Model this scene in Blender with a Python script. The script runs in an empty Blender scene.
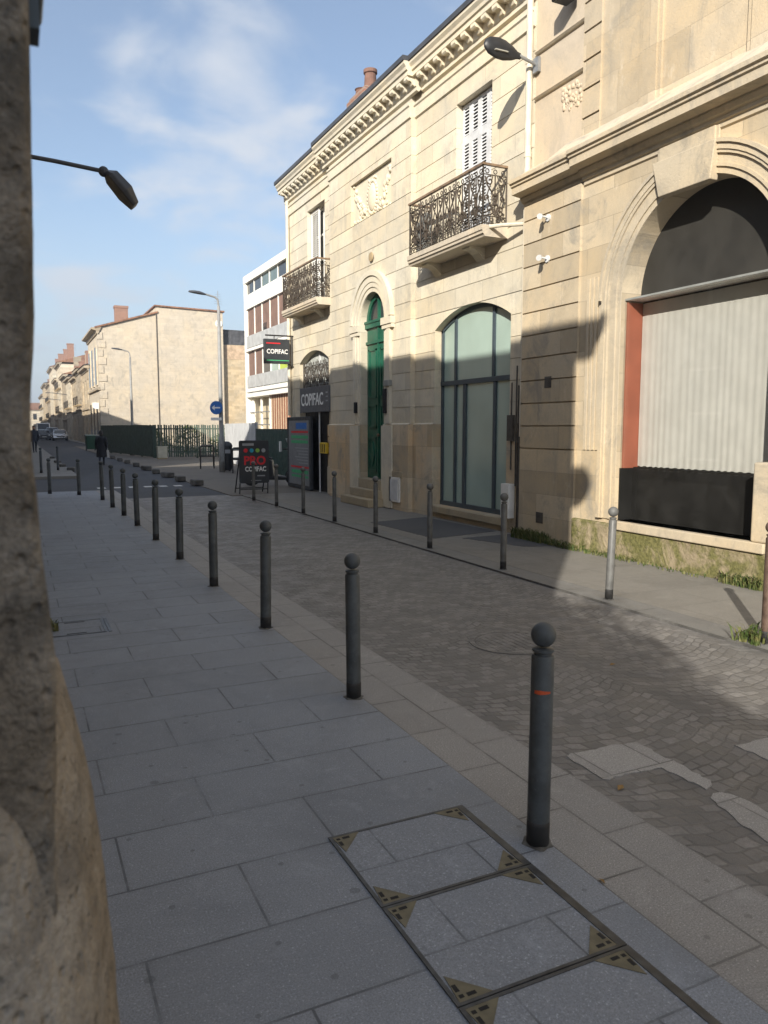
import bpy, bmesh, math, random
from mathutils import Vector, Matrix
random.seed(7)
R = math.radians
scn = bpy.context.scene
COL = scn.collection

# ------------------------------------------------------------------ camera
cam_d = bpy.data.cameras.new('camera')
cam = bpy.data.objects.new('camera', cam_d); COL.objects.link(cam)
cam.location = (0, 0, 1.65)
cam.rotation_euler = (R(90 - 6.226), 0, R(-25.48))
cam_d.sensor_fit = 'VERTICAL'; cam_d.sensor_height = 36; cam_d.sensor_width = 27
cam_d.lens = 770 / 1024 * 36
cam_d.clip_start = .05; cam_d.clip_end = 3000
cam_d.dof.use_dof = True; cam_d.dof.focus_distance = 11.0; cam_d.dof.aperture_fstop = 7.0
scn.camera = cam

# ------------------------------------------------------------------ light
SUN = Vector((1.0, 1.107, -.66)).normalized()          # the way the light travels
EL = math.asin(-SUN.z); AZ = math.atan2(-SUN.x, -SUN.y)
world = bpy.data.worlds.new('World'); scn.world = world; world.use_nodes = True
nt = world.node_tree; nt.nodes.clear()
def wn(t, **k):
    n = nt.nodes.new(t)
    for a, v in k.items(): setattr(n, a, v)
    return n
sky = wn('ShaderNodeTexSky', sky_type='NISHITA', sun_disc=False, sun_elevation=EL, sun_rotation=AZ % (2*math.pi),
         air_density=1.0, dust_density=.7, ozone_density=1.8)
tc = wn('ShaderNodeTexCoord'); sep = wn('ShaderNodeSeparateXYZ'); nt.links.new(tc.outputs['Generated'], sep.inputs[0])
zz = wn('ShaderNodeMath', operation='MAXIMUM'); nt.links.new(sep.outputs[2], zz.inputs[0]); zz.inputs[1].default_value = 0
za = wn('ShaderNodeMath', operation='ADD'); nt.links.new(zz.outputs[0], za.inputs[0]); za.inputs[1].default_value = .28
dx = wn('ShaderNodeMath', operation='DIVIDE'); nt.links.new(sep.outputs[0], dx.inputs[0]); nt.links.new(za.outputs[0], dx.inputs[1])
dy = wn('ShaderNodeMath', operation='DIVIDE'); nt.links.new(sep.outputs[1], dy.inputs[0]); nt.links.new(za.outputs[0], dy.inputs[1])
cb = wn('ShaderNodeCombineXYZ'); nt.links.new(dx.outputs[0], cb.inputs[0]); nt.links.new(dy.outputs[0], cb.inputs[1])
cb.inputs[2].default_value = 3.7
cn = wn('ShaderNodeTexNoise'); cn.inputs['Scale'].default_value = 4.2; cn.inputs['Detail'].default_value = 7
cn.inputs['Roughness'].default_value = .48; cn.inputs['Distortion'].default_value = .25
nt.links.new(cb.outputs[0], cn.inputs['Vector'])
cr = wn('ShaderNodeMapRange'); cr.interpolation_type = 'SMOOTHSTEP'
cr.inputs[1].default_value = .47; cr.inputs[2].default_value = .74; cr.inputs[3].default_value = .14; cr.inputs[4].default_value = .85
nt.links.new(cn.outputs[0], cr.inputs[0])
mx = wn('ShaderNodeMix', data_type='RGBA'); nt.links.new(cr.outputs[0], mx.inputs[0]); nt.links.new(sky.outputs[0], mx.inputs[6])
# sun-side clouds, out of view, are brightened to lift the shade; low air is milky
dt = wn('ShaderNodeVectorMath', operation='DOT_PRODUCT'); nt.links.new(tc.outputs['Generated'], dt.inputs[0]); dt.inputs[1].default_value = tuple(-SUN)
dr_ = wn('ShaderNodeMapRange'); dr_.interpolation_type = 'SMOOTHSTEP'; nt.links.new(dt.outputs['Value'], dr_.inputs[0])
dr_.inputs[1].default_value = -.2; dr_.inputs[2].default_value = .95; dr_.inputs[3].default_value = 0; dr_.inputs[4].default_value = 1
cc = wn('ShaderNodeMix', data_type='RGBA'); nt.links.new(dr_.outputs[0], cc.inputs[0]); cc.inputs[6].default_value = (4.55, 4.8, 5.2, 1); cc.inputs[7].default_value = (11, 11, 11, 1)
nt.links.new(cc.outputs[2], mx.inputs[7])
hz_ = wn('ShaderNodeMapRange'); hz_.interpolation_type = 'SMOOTHSTEP'; nt.links.new(sep.outputs[2], hz_.inputs[0])
hz_.inputs[1].default_value = .0; hz_.inputs[2].default_value = .30; hz_.inputs[3].default_value = .85; hz_.inputs[4].default_value = .0
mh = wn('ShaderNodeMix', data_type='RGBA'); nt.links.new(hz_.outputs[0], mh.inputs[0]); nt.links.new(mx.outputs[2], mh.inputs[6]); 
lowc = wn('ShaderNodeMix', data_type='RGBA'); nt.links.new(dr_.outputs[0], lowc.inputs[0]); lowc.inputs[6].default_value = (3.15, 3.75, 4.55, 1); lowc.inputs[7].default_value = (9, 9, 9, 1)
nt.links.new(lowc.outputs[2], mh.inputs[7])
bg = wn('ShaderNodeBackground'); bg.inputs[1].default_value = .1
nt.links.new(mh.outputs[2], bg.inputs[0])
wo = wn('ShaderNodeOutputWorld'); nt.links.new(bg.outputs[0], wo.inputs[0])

sun_d = bpy.data.lights.new('sun', 'SUN'); sun_d.energy = 4.6; sun_d.angle = R(.6); sun_d.color = (1, .93, .81)
sun = bpy.data.objects.new('sun', sun_d); COL.objects.link(sun)
sun.rotation_euler = SUN.to_track_quat('-Z', 'Y').to_euler(); sun.location = (-20, -20, 30)
vs = scn.view_settings
vs.view_transform = 'Standard'; vs.look = 'None'; vs.gamma = 1; vs.use_curve_mapping = False
vs.exposure = 0.75
scn.cycles.max_bounces = 8; scn.cycles.diffuse_bounces = 4; scn.cycles.transparent_max_bounces = 12
scn.cycles.caustics_reflective = False; scn.cycles.caustics_refractive = False

# ------------------------------------------------------------------ materials
class NT:
    def __init__(s, name):
        s.m = bpy.data.materials.new(name); s.m.use_nodes = True
        s.t = s.m.node_tree; s.t.nodes.clear()
        s.out = s.t.nodes.new('ShaderNodeOutputMaterial')
        s.p = s.t.nodes.new('ShaderNodeBsdfPrincipled'); s.l(s.p.outputs[0], s.out.inputs[0])
        s.tc = s.t.nodes.new('ShaderNodeTexCoord')
    def n(s, t, **k):
        x = s.t.nodes.new(t)
        for a, v in k.items():
            if a.startswith('i_'):
                key = a[2:].replace('_', ' ')
                x.inputs[key].default_value = v
            else: setattr(x, a, v)
        return x
    def l(s, a, b): s.t.links.new(a, b)
    def math(s, op, a, b=None, c=None):
        x = s.n('ShaderNodeMath', operation=op)
        for i, v in enumerate((a, b, c)):
            if v is None: continue
            if isinstance(v, (int, float)): x.inputs[i].default_value = v
            else: s.l(v, x.inputs[i])
        return x.outputs[0]
    def coords(s): return s.tc.outputs['Object']
    def mapv(s, scale=(1,1,1), loc=(0,0,0), v=None):
        x = s.n('ShaderNodeMapping'); s.l(v or s.coords(), x.inputs[0])
        x.inputs['Scale'].default_value = scale; x.inputs['Location'].default_value = loc
        return x.outputs[0]
    def noise(s, scale, detail=4, rough=.55, v=None, dist=0):
        x = s.n('ShaderNodeTexNoise'); s.l(v or s.coords(), x.inputs['Vector'])
        x.inputs['Scale'].default_value = scale; x.inputs['Detail'].default_value = detail
        x.inputs['Roughness'].default_value = rough; x.inputs['Distortion'].default_value = dist
        return x.outputs[0]
    def ramp(s, f, a, b, lo=0., hi=1.):
        x = s.n('ShaderNodeMapRange'); x.interpolation_type = 'SMOOTHSTEP'
        s.l(f, x.inputs[0])
        for i, v in enumerate((a, b, lo, hi)): x.inputs[i+1].default_value = v
        return x.outputs[0]
    def mix(s, f, a, b, mode='MIX'):
        x = s.n('ShaderNodeMix', data_type='RGBA', blend_type=mode)
        for i, v in ((0, f), (6, a), (7, b)):
            if isinstance(v, (int, float)): x.inputs[i].default_value = v
            elif isinstance(v, tuple): x.inputs[i].default_value = v if len(v) == 4 else (*v, 1)
            else: s.l(v, x.inputs[i])
        return x.outputs[2]
    def brick(s, v, w, h, mortar=.005, off=.5, c1=(1,1,1), c2=(0,0,0), cm=(.5,.5,.5), bias=0, smooth=.1):
        x = s.n('ShaderNodeTexBrick'); s.l(v, x.inputs[0]); x.offset = off
        x.inputs['Color1'].default_value = (*c1, 1); x.inputs['Color2'].default_value = (*c2, 1); x.inputs['Mortar'].default_value = (*cm, 1)
        x.inputs['Scale'].default_value = 1; x.inputs['Mortar Size'].default_value = mortar; x.inputs['Mortar Smooth'].default_value = smooth
        x.inputs['Bias'].default_value = bias; x.inputs['Brick Width'].default_value = w; x.inputs['Row Height'].default_value = h
        return x
    def bump(s, h, strength=.3, dist=.01, prev=None):
        x = s.n('ShaderNodeBump'); x.inputs['Strength'].default_value = strength; x.inputs['Distance'].default_value = dist
        s.l(h, x.inputs['Height'])
        if prev is not None: s.l(prev, x.inputs['Normal'])
        return x.outputs[0]
    def done(s, col, rough=.8, nrm=None, metal=0., spec=.4):
        if isinstance(col, tuple): s.p.inputs['Base Color'].default_value = (*col[:3], 1)
        else: s.l(col, s.p.inputs['Base Color'])
        if isinstance(rough, (int, float)): s.p.inputs['Roughness'].default_value = rough
        else: s.l(rough, s.p.inputs['Roughness'])
        s.p.inputs['Metallic'].default_value = metal
        s.p.inputs['Specular IOR Level'].default_value = spec
        if nrm is not None: s.l(nrm, s.p.inputs['Normal'])
        return s.m
def sc(c, k): return tuple(min(1, x * k) for x in c)

def paint(name, c, rough=.5, var=.15, scale=6, bump=.1, metal=0., spec=.4, bscale=60):
    t = NT(name); f = t.noise(scale, 5, .6)
    col = t.mix(t.ramp(f, .3, .7), sc(c, 1 - var), sc(c, 1 + var))
    f2 = t.noise(bscale, 3)
    r = t.ramp(t.noise(scale * 2, 3), .3, .7, max(0, rough - .1), min(1, rough + .1))
    return t.done(col, r, t.bump(f2, bump, .004), metal, spec)

def stone(name, c, blocks=None, axis='YZ', shift=(0, 0), var=.28, tint=(1.03, .955, .83), grey=.35, bump=.5, mortar=.004, joint=.55, bt=.8):
    """limestone: block to block tone, ochre patches, grey rain streaks, pitting"""
    t = NT(name)
    sp = t.n('ShaderNodeSeparateXYZ'); t.l(t.coords(), sp.inputs[0])
    h = sp.outputs[1] if axis == 'YZ' else sp.outputs[0]
    cmb = t.n('ShaderNodeCombineXYZ'); t.l(h, cmb.inputs[0]); t.l(sp.outputs[2], cmb.inputs[1])
    big = t.noise(.55, 5, .6); mid = t.noise(2.6, 6, .65, dist=.4); fine = t.noise(38, 4, .6)
    col = t.mix(t.ramp(big, .35, .68), sc(c, 1 - var * .35), tuple(a * b * 1.02 for a, b in zip(c, tint)))
    col = t.mix(t.ramp(mid, .42, .75, 0, .6), col, sc(c, 1 - var))
    streak = t.noise(1.0, 6, .7, v=t.mapv((5, 5, .5)))
    g = sum(c) / 3 * .55
    col = t.mix(t.ramp(streak, .52, .8, 0, grey), col, (g * 1.02, g * .98, g * .9))
    nrm = None
    if blocks:
        b = t.brick(t.mapv((1, 1, 1), (shift[0], shift[1], 0), cmb.outputs[0]), blocks[0], blocks[1], mortar, c1=(1,1,1), c2=(0,0,0), cm=(.5,.5,.5))
        tone = t.mix(b.outputs['Color'], (.74, .70, .64), (1.14, 1.12, 1.09))
        col = t.mix(bt, col, tone, 'MULTIPLY')
        col = t.mix(t.math('MULTIPLY', b.outputs['Fac'], joint), col, sc(c, .35))
        nrm = t.bump(t.math('SUBTRACT', 1, b.outputs['Fac']), .6, .008)
    pit = t.n('ShaderNodeTexVoronoi'); pit.inputs['Scale'].default_value = 24; t.l(t.coords(), pit.inputs['Vector'])
    hgt = t.math('ADD', t.math('MULTIPLY', fine, .5), t.math('MULTIPLY', mid, 1.0))
    hgt = t.math('ADD', hgt, t.math('MULTIPLY', t.ramp(pit.outputs['Distance'], .05, .25), .25))
    nrm = t.bump(hgt, bump, .012, nrm)
    soot = t.noise(1.7, 8, .72, v=t.mapv((1, 1, .75), (4, 2, 9)), dist=.8)
    col = t.mix(t.ramp(soot, .50, .70, 0, min(.75, grey*1.5)), col, (g*.95, g*.90, g*.80))
    wash = t.noise(3.3, 7, .75, v=t.mapv((1, 1, .6), (1, 7, 3)))
    col = t.mix(t.ramp(wash, .56, .74, 0, .45), col, sc(c, 1.28))
    speck = t.noise(13, 5, .7); col = t.mix(t.ramp(speck, .58, .74, 0, .5), col, sc(c, .58))
    col = t.mix(t.ramp(fine, .3, .7, 0, .25), col, sc(c, .72))
    return t.done(col, .92, nrm, spec=.2)

LIME = (.67, .625, .52)
LIMEY = (.545, .475, .365)
M = {}
M['stone_c'] = stone('limestone ashlar', LIME, (.86, .335), shift=(.3, -1.72 + .335 * 40), grey=.36, bt=.5, joint=.35)
M['stone_plain'] = stone('limestone plain', LIME, grey=.25)
M['stone_r'] = stone('weathered ashlar', LIMEY, (.95, .33), shift=(.1, -1.35 + .33 * 40), grey=.6, mortar=.003)
M['stone_r_up'] = stone('warm ashlar', (.555, .49, .39), (1.15, .52), shift=(.3, -5.6 + .52 * 40), grey=.36, mortar=.003, joint=.4)
M['stone_r_plain'] = stone('weathered limestone', LIMEY, grey=.6)
M['stone_base'] = stone('worn base stone', (.585, .525, .415), (.95, .62), shift=(.5, 8.0), grey=.45, tint=(1.08, .86, .62), mortar=.003)
M['stone_low'] = stone('worn plinth stone', (.40, .315, .20), grey=.5)
M['stone_pale'] = stone('pale ledge stone', (.60, .53, .43), grey=.55)
M['stone_step'] = stone('step stone', (.42, .36, .26), grey=.4)
def near_stone(name, lo, hi, warm):
    """close-up weathered stone: lichen-like mottling, pits and grains"""
    t = NT(name); n1 = t.noise(9, 6, .65, dist=.6); n2 = t.noise(34, 6, .7); n3 = t.noise(150, 4, .6); n4 = t.noise(2.6, 5, .6)
    col = t.mix(t.ramp(n1, .34, .66), lo, hi)
    col = t.mix(t.ramp(n4, .40, .62, 0, .65), col, warm)
    col = t.mix(t.ramp(n2, .50, .70, 0, .6), col, sc(lo, .55))
    col = t.mix(t.ramp(n2, .42, .28, 0, .5), col, sc(hi, 1.35))
    col = t.mix(t.ramp(n3, .35, .65, .0, .35), col, sc(lo, .8))
    v = t.n('ShaderNodeTexVoronoi'); v.inputs['Scale'].default_value = 46; t.l(t.coords(), v.inputs['Vector'])
    h = t.math('ADD', t.math('MULTIPLY', n1, 2.2), t.math('ADD', t.math('MULTIPLY', n2, 1.2), t.math('MULTIPLY', n3, .35)))
    h = t.math('ADD', h, t.math('MULTIPLY', t.ramp(v.outputs['Distance'], .05, .3), .5))
    return t.done(col, .95, t.bump(h, 1.0, .016), spec=.15)
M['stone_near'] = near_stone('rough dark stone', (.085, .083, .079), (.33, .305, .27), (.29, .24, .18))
M['stone_guard'] = near_stone('rough tan stone', (.22, .20, .175), (.46, .42, .365), (.36, .285, .195))
M['gable'] = stone('pale gable stone', (.56, .50, .415), (.8, .34), axis='XZ', grey=.4, mortar=.006, joint=.2, bump=.35, bt=.25, tint=(1.0, .96, .88))
M['gable_low'] = stone('pale rubble stone', (.55, .47, .35), (.5, .25), axis='XZ', grey=.3, joint=.3)
M['row_a'] = stone('row house stone', (.50, .43, .33), (.8, .35), grey=.4, joint=.4)
M['row_b'] = stone('row house stone grey', (.42, .37, .30), (.8, .35), grey=.5, joint=.4)
M['row_c'] = stone('row house stone white', (.62, .57, .48), (.8, .35), grey=.3, joint=.3)
M['left_wall'] = stone('brown ashlar', (.36, .30, .22), (.9, .4), grey=.5)  # brown block stone of the near-side walls
M['pinkish'] = stone('pinkish render', (.56, .485, .39), grey=.2, bump=.3)

def granite(name, c, v_of, w, h, mortar, var=.10, gum=.5, speck=.25, joint=.30):
    t = NT(name); v = v_of(t)
    b = t.brick(v, w, h, mortar, c1=(1,1,1), c2=(0,0,0))
    col = t.mix(b.outputs['Color'], sc(c, 1 - var), sc(c, 1 + var))
    s1 = t.noise(170, 3, .7); col = t.mix(t.ramp(s1, .35, .65, 0, 1), sc(c, 1 - speck*1.4), col)
    s2 = t.noise(420, 2, .5); col = t.mix(t.ramp(s2, .58, .72, 0, .35), col, sc(c, 1.8))
    dirt = t.noise(1.1, 8, .7, dist=.7); col = t.mix(t.ramp(dirt, .42, .72, 0, .5), col, sc(c, .55))
    sp2 = t.noise(125, 2, .5); col = t.mix(t.ramp(sp2, .62, .70, 0, .5), col, sc(c, 1.9)); col = t.mix(t.ramp(sp2, .36, .28, 0, .45), col, sc(c, .45))
    d2 = t.noise(4.2, 8, .75, dist=.4); col = t.mix(t.ramp(d2, .52, .76, 0, .45), col, sc(c, 1.4))
    d3 = t.noise(17, 6, .75); col = t.mix(t.ramp(d3, .56, .74, 0, .45), col, sc(c, .6))
    for vs_, lim, am in ((2.6, .045, gum), (6.3, .03, gum), (1.15, .030, gum*.8)):
        vo = t.n('ShaderNodeTexVoronoi'); vo.inputs['Scale'].default_value = vs_; t.l(t.coords(), vo.inputs['Vector'])
        th = t.math('ADD', t.math('MULTIPLY', t.math('SUBTRACT', t.noise(11, 3), .45), .10), lim*vs_/2.6)
        col = t.mix(t.math('MULTIPLY', t.math('LESS_THAN', vo.outputs['Distance'], th), am), col, sc(c, .36))
    jm = t.ramp(t.noise(1.9, 5, .7), .36, .62, .12, 1)
    col = t.mix(t.math('MULTIPLY', b.outputs['Fac'], jm), col, sc(c, joint))
    edge = t.brick(v, w, h, mortar*7, c1=(1,1,1), c2=(1,1,1), smooth=1.0)
    col = t.mix(t.math('MULTIPLY', t.math('MULTIPLY', edge.outputs['Fac'], t.ramp(d3, .35, .65)), .35), col, sc(c, .5))
    n = t.bump(t.math('SUBTRACT', 1, b.outputs['Fac']), .45, .005)
    n = t.bump(s1, .3, .004, n); n = t.bump(d2, .25, .01, n)
    return t.done(col, t.ramp(d2, .3, .7, .6, .85), n, spec=.4)
def xyv(dx, dy, swap=False):
    def f(t):
        sp = t.n('ShaderNodeSeparateXYZ'); t.l(t.coords(), sp.inputs[0])
        c = t.n('ShaderNodeCombineXYZ')
        a, b = (1, 0) if swap else (0, 1)
        t.l(t.math('ADD', sp.outputs[a], dx), c.inputs[0]); t.l(t.math('ADD', sp.outputs[b], dy), c.inputs[1])
        return c.outputs[0]
    return f
M['slab'] = granite('granite paving', (.262, .287, .326), xyv(-.29 + 80, -5.57 + .405 * 40), .80, .405, .0045)
M['border'] = granite('granite border', (.325, .316, .304), xyv(-2.31 + 50, -1.85 + 2.4, True), .5, .24, .005, var=.08, speck=.3)
M['slab_far'] = granite('concrete paving', (.235, .222, .20), xyv(.2 + 40, .1 + 40), 1.1, .62, .003, var=.06, gum=.35, joint=.5)
M['kerb_far'] = granite('kerb granite', (.22, .215, .205), xyv(.3 + 40, -5.0, True), 1.0, .3, .005, var=.08)
M['infill'] = granite('cover infill', (.27, .295, .335), xyv(80 - 1.43, 40.2), .62, .41, .004, gum=.3)
M['patch'] = granite('concrete repair', (.37, .36, .345), xyv(40.1, 40.1), .31, .42, .004, var=.1, gum=0)

def setts():
    t = NT('granite setts')
    sp = t.n('ShaderNodeSeparateXYZ'); t.l(t.coords(), sp.inputs[0])
    u = t.math('SUBTRACT', t.math('FRACT', t.math('DIVIDE', t.math('ADD', sp.outputs[0], 40.03), 1.32)), .5)
    arc = t.math('MULTIPLY', t.math('MULTIPLY', u, u), 0.75)
    nz = t.math('MULTIPLY', t.math('SUBTRACT', t.noise(3.2, 3), .5), .16)
    nz2 = t.math('MULTIPLY', t.math('SUBTRACT', t.noise(2.7, 3, v=t.mapv((1,1,1),(7,3,1))), .5), .12)
    yy = t.math('ADD', t.math('ADD', t.math('SUBTRACT', sp.outputs[1], arc), nz), 40)
    xx = t.math('ADD', t.math('ADD', sp.outputs[0], nz2), 40)
    c = t.n('ShaderNodeCombineXYZ'); t.l(xx, c.inputs[0]); t.l(yy, c.inputs[1])
    b = t.brick(c.outputs[0], .100, .076, .009, c1=(1,1,1), c2=(0,0,0), smooth=.6)
    base = (.198, .190, .182)
    col = t.mix(b.outputs['Color'], sc(base, .68), sc(base, 1.28))
    col = t.mix(t.ramp(t.noise(60, 3), .35, .65, 0, .5), col, sc(base, .75))
    col = t.mix(t.ramp(t.noise(1.0, 6, .65, dist=.6), .4, .7, 0, .55), col, sc(base, .62))
    col = t.mix(t.ramp(t.noise(3.4, 6, .7), .58, .75, 0, .5), col, (.20, .19, .175))
    col = t.mix(t.math('MULTIPLY', b.outputs['Fac'], t.ramp(t.noise(2.5, 4), .3, .72, .12, .75)), col, (.070, .067, .063))
    n = t.bump(t.math('SUBTRACT', 1, b.outputs['Fac']), .45, .008)
    col = t.mix(t.ramp(t.noise(9, 7, .75, dist=.5), .5, .72, 0, .55), col, sc(base, .55))
    col = t.mix(t.ramp(t.noise(230, 2), .55, .7, 0, .4), col, sc(base, 1.6))
    n = t.bump(t.noise(28, 5, .7), .6, .010, n)
    return t.done(col, t.ramp(t.noise(4, 4), .3, .7, .5, .75), n, spec=.4)
M['setts'] = setts()
def asphalt(name, c):
    t = NT(name)
    col = t.mix(t.ramp(t.noise(150, 3, .7), .3, .7), sc(c, .7), sc(c, 1.35))
    col = t.mix(t.ramp(t.noise(.7, 6, .65, dist=.5), .4, .7, 0, .5), col, sc(c, .65))
    col = t.mix(t.ramp(t.noise(2.6, 6, .7), .6, .8, 0, .4), col, sc(c, 1.5))
    return t.done(col, .85, t.bump(t.noise(170, 3), .35, .005), spec=.3)
M['asphalt'] = asphalt('asphalt', (.062, .066, .075))
M['asphalt_patch'] = asphalt('asphalt repair', (.085, .086, .09))
M['plaza'] = asphalt('brown paving', (.155, .138, .118))
M['ground'] = asphalt('ground earth', (.12, .11, .09))
M['road_white'] = paint('road paint', (.55, .55, .53), .7, .3, 9)

def bollard_paint():
    t = NT('dark grey bollard paint'); c = (.066, .075, .081)
    col = t.mix(t.ramp(t.noise(6, 6, .7), .3, .7), sc(c, .7), sc(c, 1.25))
    col = t.mix(t.ramp(t.noise(16, 6, .75, v=t.mapv((1, 1, .35))), .60, .72, 0, .8), col, (.024, .022, .02))
    col = t.mix(t.ramp(t.noise(48, 4, .7), .66, .74, 0, .7), col, (.16, .15, .14))
    return t.done(col, t.ramp(t.noise(9, 4), .3, .7, .42, .7), t.bump(t.noise(20, 5), .15, .006), spec=.4)
M['bollard'] = bollard_paint()
M['bollard_base'] = paint('dirty bollard foot', (.030, .030, .031), .7, .35, 15)
M['bollard_pale'] = paint('pale grey bollard paint', (.115, .116, .114), .5, .2, 9)
M['bollard_mid'] = paint('mid grey bollard paint', (.10, .10, .096), .55, .3, 9)
M['rust'] = paint('brown bollard paint', (.095, .062, .046), .65, .35, 12)
M['collar'] = paint('dirty mortar', (.10, .098, .092), .95, .4, 30, .4)
M['orange'] = paint('orange sticker', (.50, .085, .03), .6, .2, 40)
M['wrought'] = paint('rusty wrought iron', (.062, .048, .036), .6, .35, 10, .1, .2)
M['iron'] = paint('black wrought iron', (.035, .032, .030), .5, .3, 10, .1, .3)
M['iron_brown'] = paint('bronze brown handrail', (.20, .135, .085), .5, .3, 8)
M['black'] = paint('black paint', (.018, .019, .021), .45, .2, 10)
M['black_panel'] = paint('charcoal panel', (.0135, .0133, .0125), .5, .3, 2.5)
M['tympanum'] = paint('dark board', (.026, .0245, .0215), .8, .22, 2.2)
M['lamp_grey'] = paint('lamp housing grey', (.060, .066, .078), .4, .15, 8)
M['steel'] = paint('galvanised steel', (.30, .31, .32), .45, .15, 9, .05, .5)
M['post_grey'] = paint('grey post paint', (.26, .26, .255), .5, .12, 6)
M['lens'] = paint('lamp lens', (.35, .34, .30), .2, .1, 20)
M['white'] = paint('white paint', (.74, .73, .69), .55, .08, 4)
M['shutter'] = paint('shutter paint', (.56, .57, .58), .6, .1, 6)
M['pipe_white'] = paint('cream pipe paint', (.62, .56, .45), .6, .12, 5)
M['pipe_iron'] = paint('dark cast iron pipe', (.075, .066, .056), .6, .3, 12)
M['gutter'] = paint('zinc gutter', (.055, .058, .066), .5, .2, 4)
M['green'] = paint('green door paint', (.012, .098, .060), .38, .25, 3, .1, 0, .5)
M['red'] = paint('red oxide paint', (.33, .105, .062), .6, .12, 3)
M['frame_blue'] = paint('dark blue grey frame', (.055, .075, .090), .45, .12, 6)
M['plate'] = paint('olive cover plate', (.135, .120, .078), .6, .2, 30)
M['cover_iron'] = paint('worn steel frame', (.070, .072, .075), .45, .3, 25, .1, .5)
M['slot'] = paint('dark slot', (.012, .012, .013), .8)
M['terracotta'] = paint('terracotta pot', (.17, .095, .072), .85, .25, 8, .3)
M['brick_tan'] = paint('tan brickwork', (.45, .335, .235), .9, .25, 3)
M['block_grey'] = paint('grey kerb stone', (.105, .10, .092), .9, .35, 6, .4)
def bricks(name, axis):
    t = NT(name); sp = t.n('ShaderNodeSeparateXYZ'); t.l(t.coords(), sp.inputs[0])
    c = t.n('ShaderNodeCombineXYZ'); t.l(t.math('ADD', sp.outputs[0], sp.outputs[1]), c.inputs[0]); t.l(sp.outputs[2], c.inputs[1])
    b = t.brick(c.outputs[0], .23, .075, .01, c1=(.30, .14, .095), c2=(.22, .105, .075), cm=(.30, .25, .21))
    return t.done(t.mix(t.ramp(t.noise(3, 5), .4, .7, 0, .5), b.outputs['Color'], (.2, .12, .09)), .9, t.bump(b.outputs['Fac'], -.4, .01))
M['brick'] = bricks('chimney brick', 'XZ')
def tiles(name, c):
    t = NT(name); w = t.n('ShaderNodeTexWave', wave_type='BANDS', bands_direction='Y'); t.l(t.coords(), w.inputs[0]); w.inputs['Scale'].default_value = 1.6
    w2 = t.n('ShaderNodeTexWave', wave_type='BANDS', bands_direction='X'); t.l(t.coords(), w2.inputs[0]); w2.inputs['Scale'].default_value = .9
    col = t.mix(t.ramp(t.noise(2.5, 6, .7), .3, .7), sc(c, .6), sc(c, 1.3))
    return t.done(col, .9, t.bump(t.math('ADD', w.outputs[1], t.math('MULTIPLY', w2.outputs[1], .5)), .8, .04), spec=.2)
M['tile'] = tiles('clay roof tiles', (.24, .13, .085))
M['slate'] = tiles('slate roof', (.075, .078, .088))
M['curtain'] = paint('white curtain', (.60, .60, .55), .9, .06, 3, .1)
M['net'] = paint('net curtain', (.42, .44, .42), .9, .12, 3, .1)
M['room'] = paint('dark room', (.035, .033, .030), .9)
M['hoard'] = paint('white hoarding', (.62, .63, .64), .5, .08, 2)
M['hoard_edge'] = paint('hoarding joint', (.35, .36, .38), .6)
M['green_fence'] = paint('green fence paint', (.042, .070, .052), .55, .25, 3)
M['green_dark'] = paint('dark green panel', (.022, .052, .042), .55, .2, 3)
M['cab_grey'] = paint('cabinet grey', (.26, .27, .26), .6, .12, 5)
M['cab_beige'] = paint('cabinet beige', (.46, .43, .34), .6, .12, 5)
M['bin_green'] = paint('bin green', (.012, .055, .033), .4, .2, 5)
M['apt_white'] = paint('white facade', (.80, .78, .72), .7, .05, 1)
M['apt_brown'] = paint('brown shutter', (.20, .122, .092), .7, .15, 2)
M['apt_rust'] = paint('rust cladding', (.28, .125, .075), .7, .2, 4)
M['apt_grey'] = paint('grey rail panel', (.42, .43, .43), .4, .15, 2)
M['apt_beige'] = paint('beige render', (.52, .45, .32), .8, .08, 2)
M['apt_lime'] = paint('lime panel', (.42, .52, .08), .5, .1, 3)
M['cloth_black'] = paint('black cloth', (.014, .014, .017), .95, .3, 15, .3)
M['cloth_navy'] = paint('dark blue cloth', (.025, .030, .045), .95, .3, 15, .3)
M['skin'] = paint('skin', (.42, .25, .18), .6, .08, 10)
M['hair'] = paint('dark hair', (.022, .016, .012), .7, .3, 40)
M['bag'] = paint('pale bag', (.50, .48, .45), .8, .1, 10)
M['car_silver'] = paint('silver car paint', (.42, .43, .45), .25, .05, 2, 0, .7)
M['car_dark'] = paint('dark car paint', (.035, .038, .045), .22, .05, 2, 0, .4)
M['car_grey'] = paint('grey car paint', (.22, .235, .25), .25, .05, 2, 0, .5)
M['car_white'] = paint('white van paint', (.78, .78, .77), .3, .04, 2, 0)
M['tyre'] = paint('tyre rubber', (.018, .018, .018), .85, .2, 30)
M['chrome'] = paint('metal rim', (.45, .45, .46), .3, .1, 10, 0, .9)
M['headlight'] = paint('headlight glass', (.62, .64, .66), .12, .05, 10, 0, .2, .8)
M['sign_dark'] = paint('dark sign face', (.032, .036, .042), .45, .12, 6)
M['sign_grey'] = paint('grey sign face', (.105, .108, .118), .5, .1, 6)
M['board_grey'] = paint('grey board face', (.19, .195, .205), .4, .1, 5)
M['txt_white'] = paint('white lettering', (.78, .78, .76), .5, .04, 10)
M['txt_red'] = paint('red lettering', (.60, .022, .030), .5, .08, 10)
M['txt_blue'] = paint('blue print', (.02, .13, .42), .5, .08, 10)
M['txt_cyan'] = paint('cyan print', (.02, .32, .48), .5, .08, 10)
M['txt_green'] = paint('green print', (.06, .36, .16), .5, .08, 10)
M['txt_lime'] = paint('lime print', (.25, .46, .07), .5, .08, 10)
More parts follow.
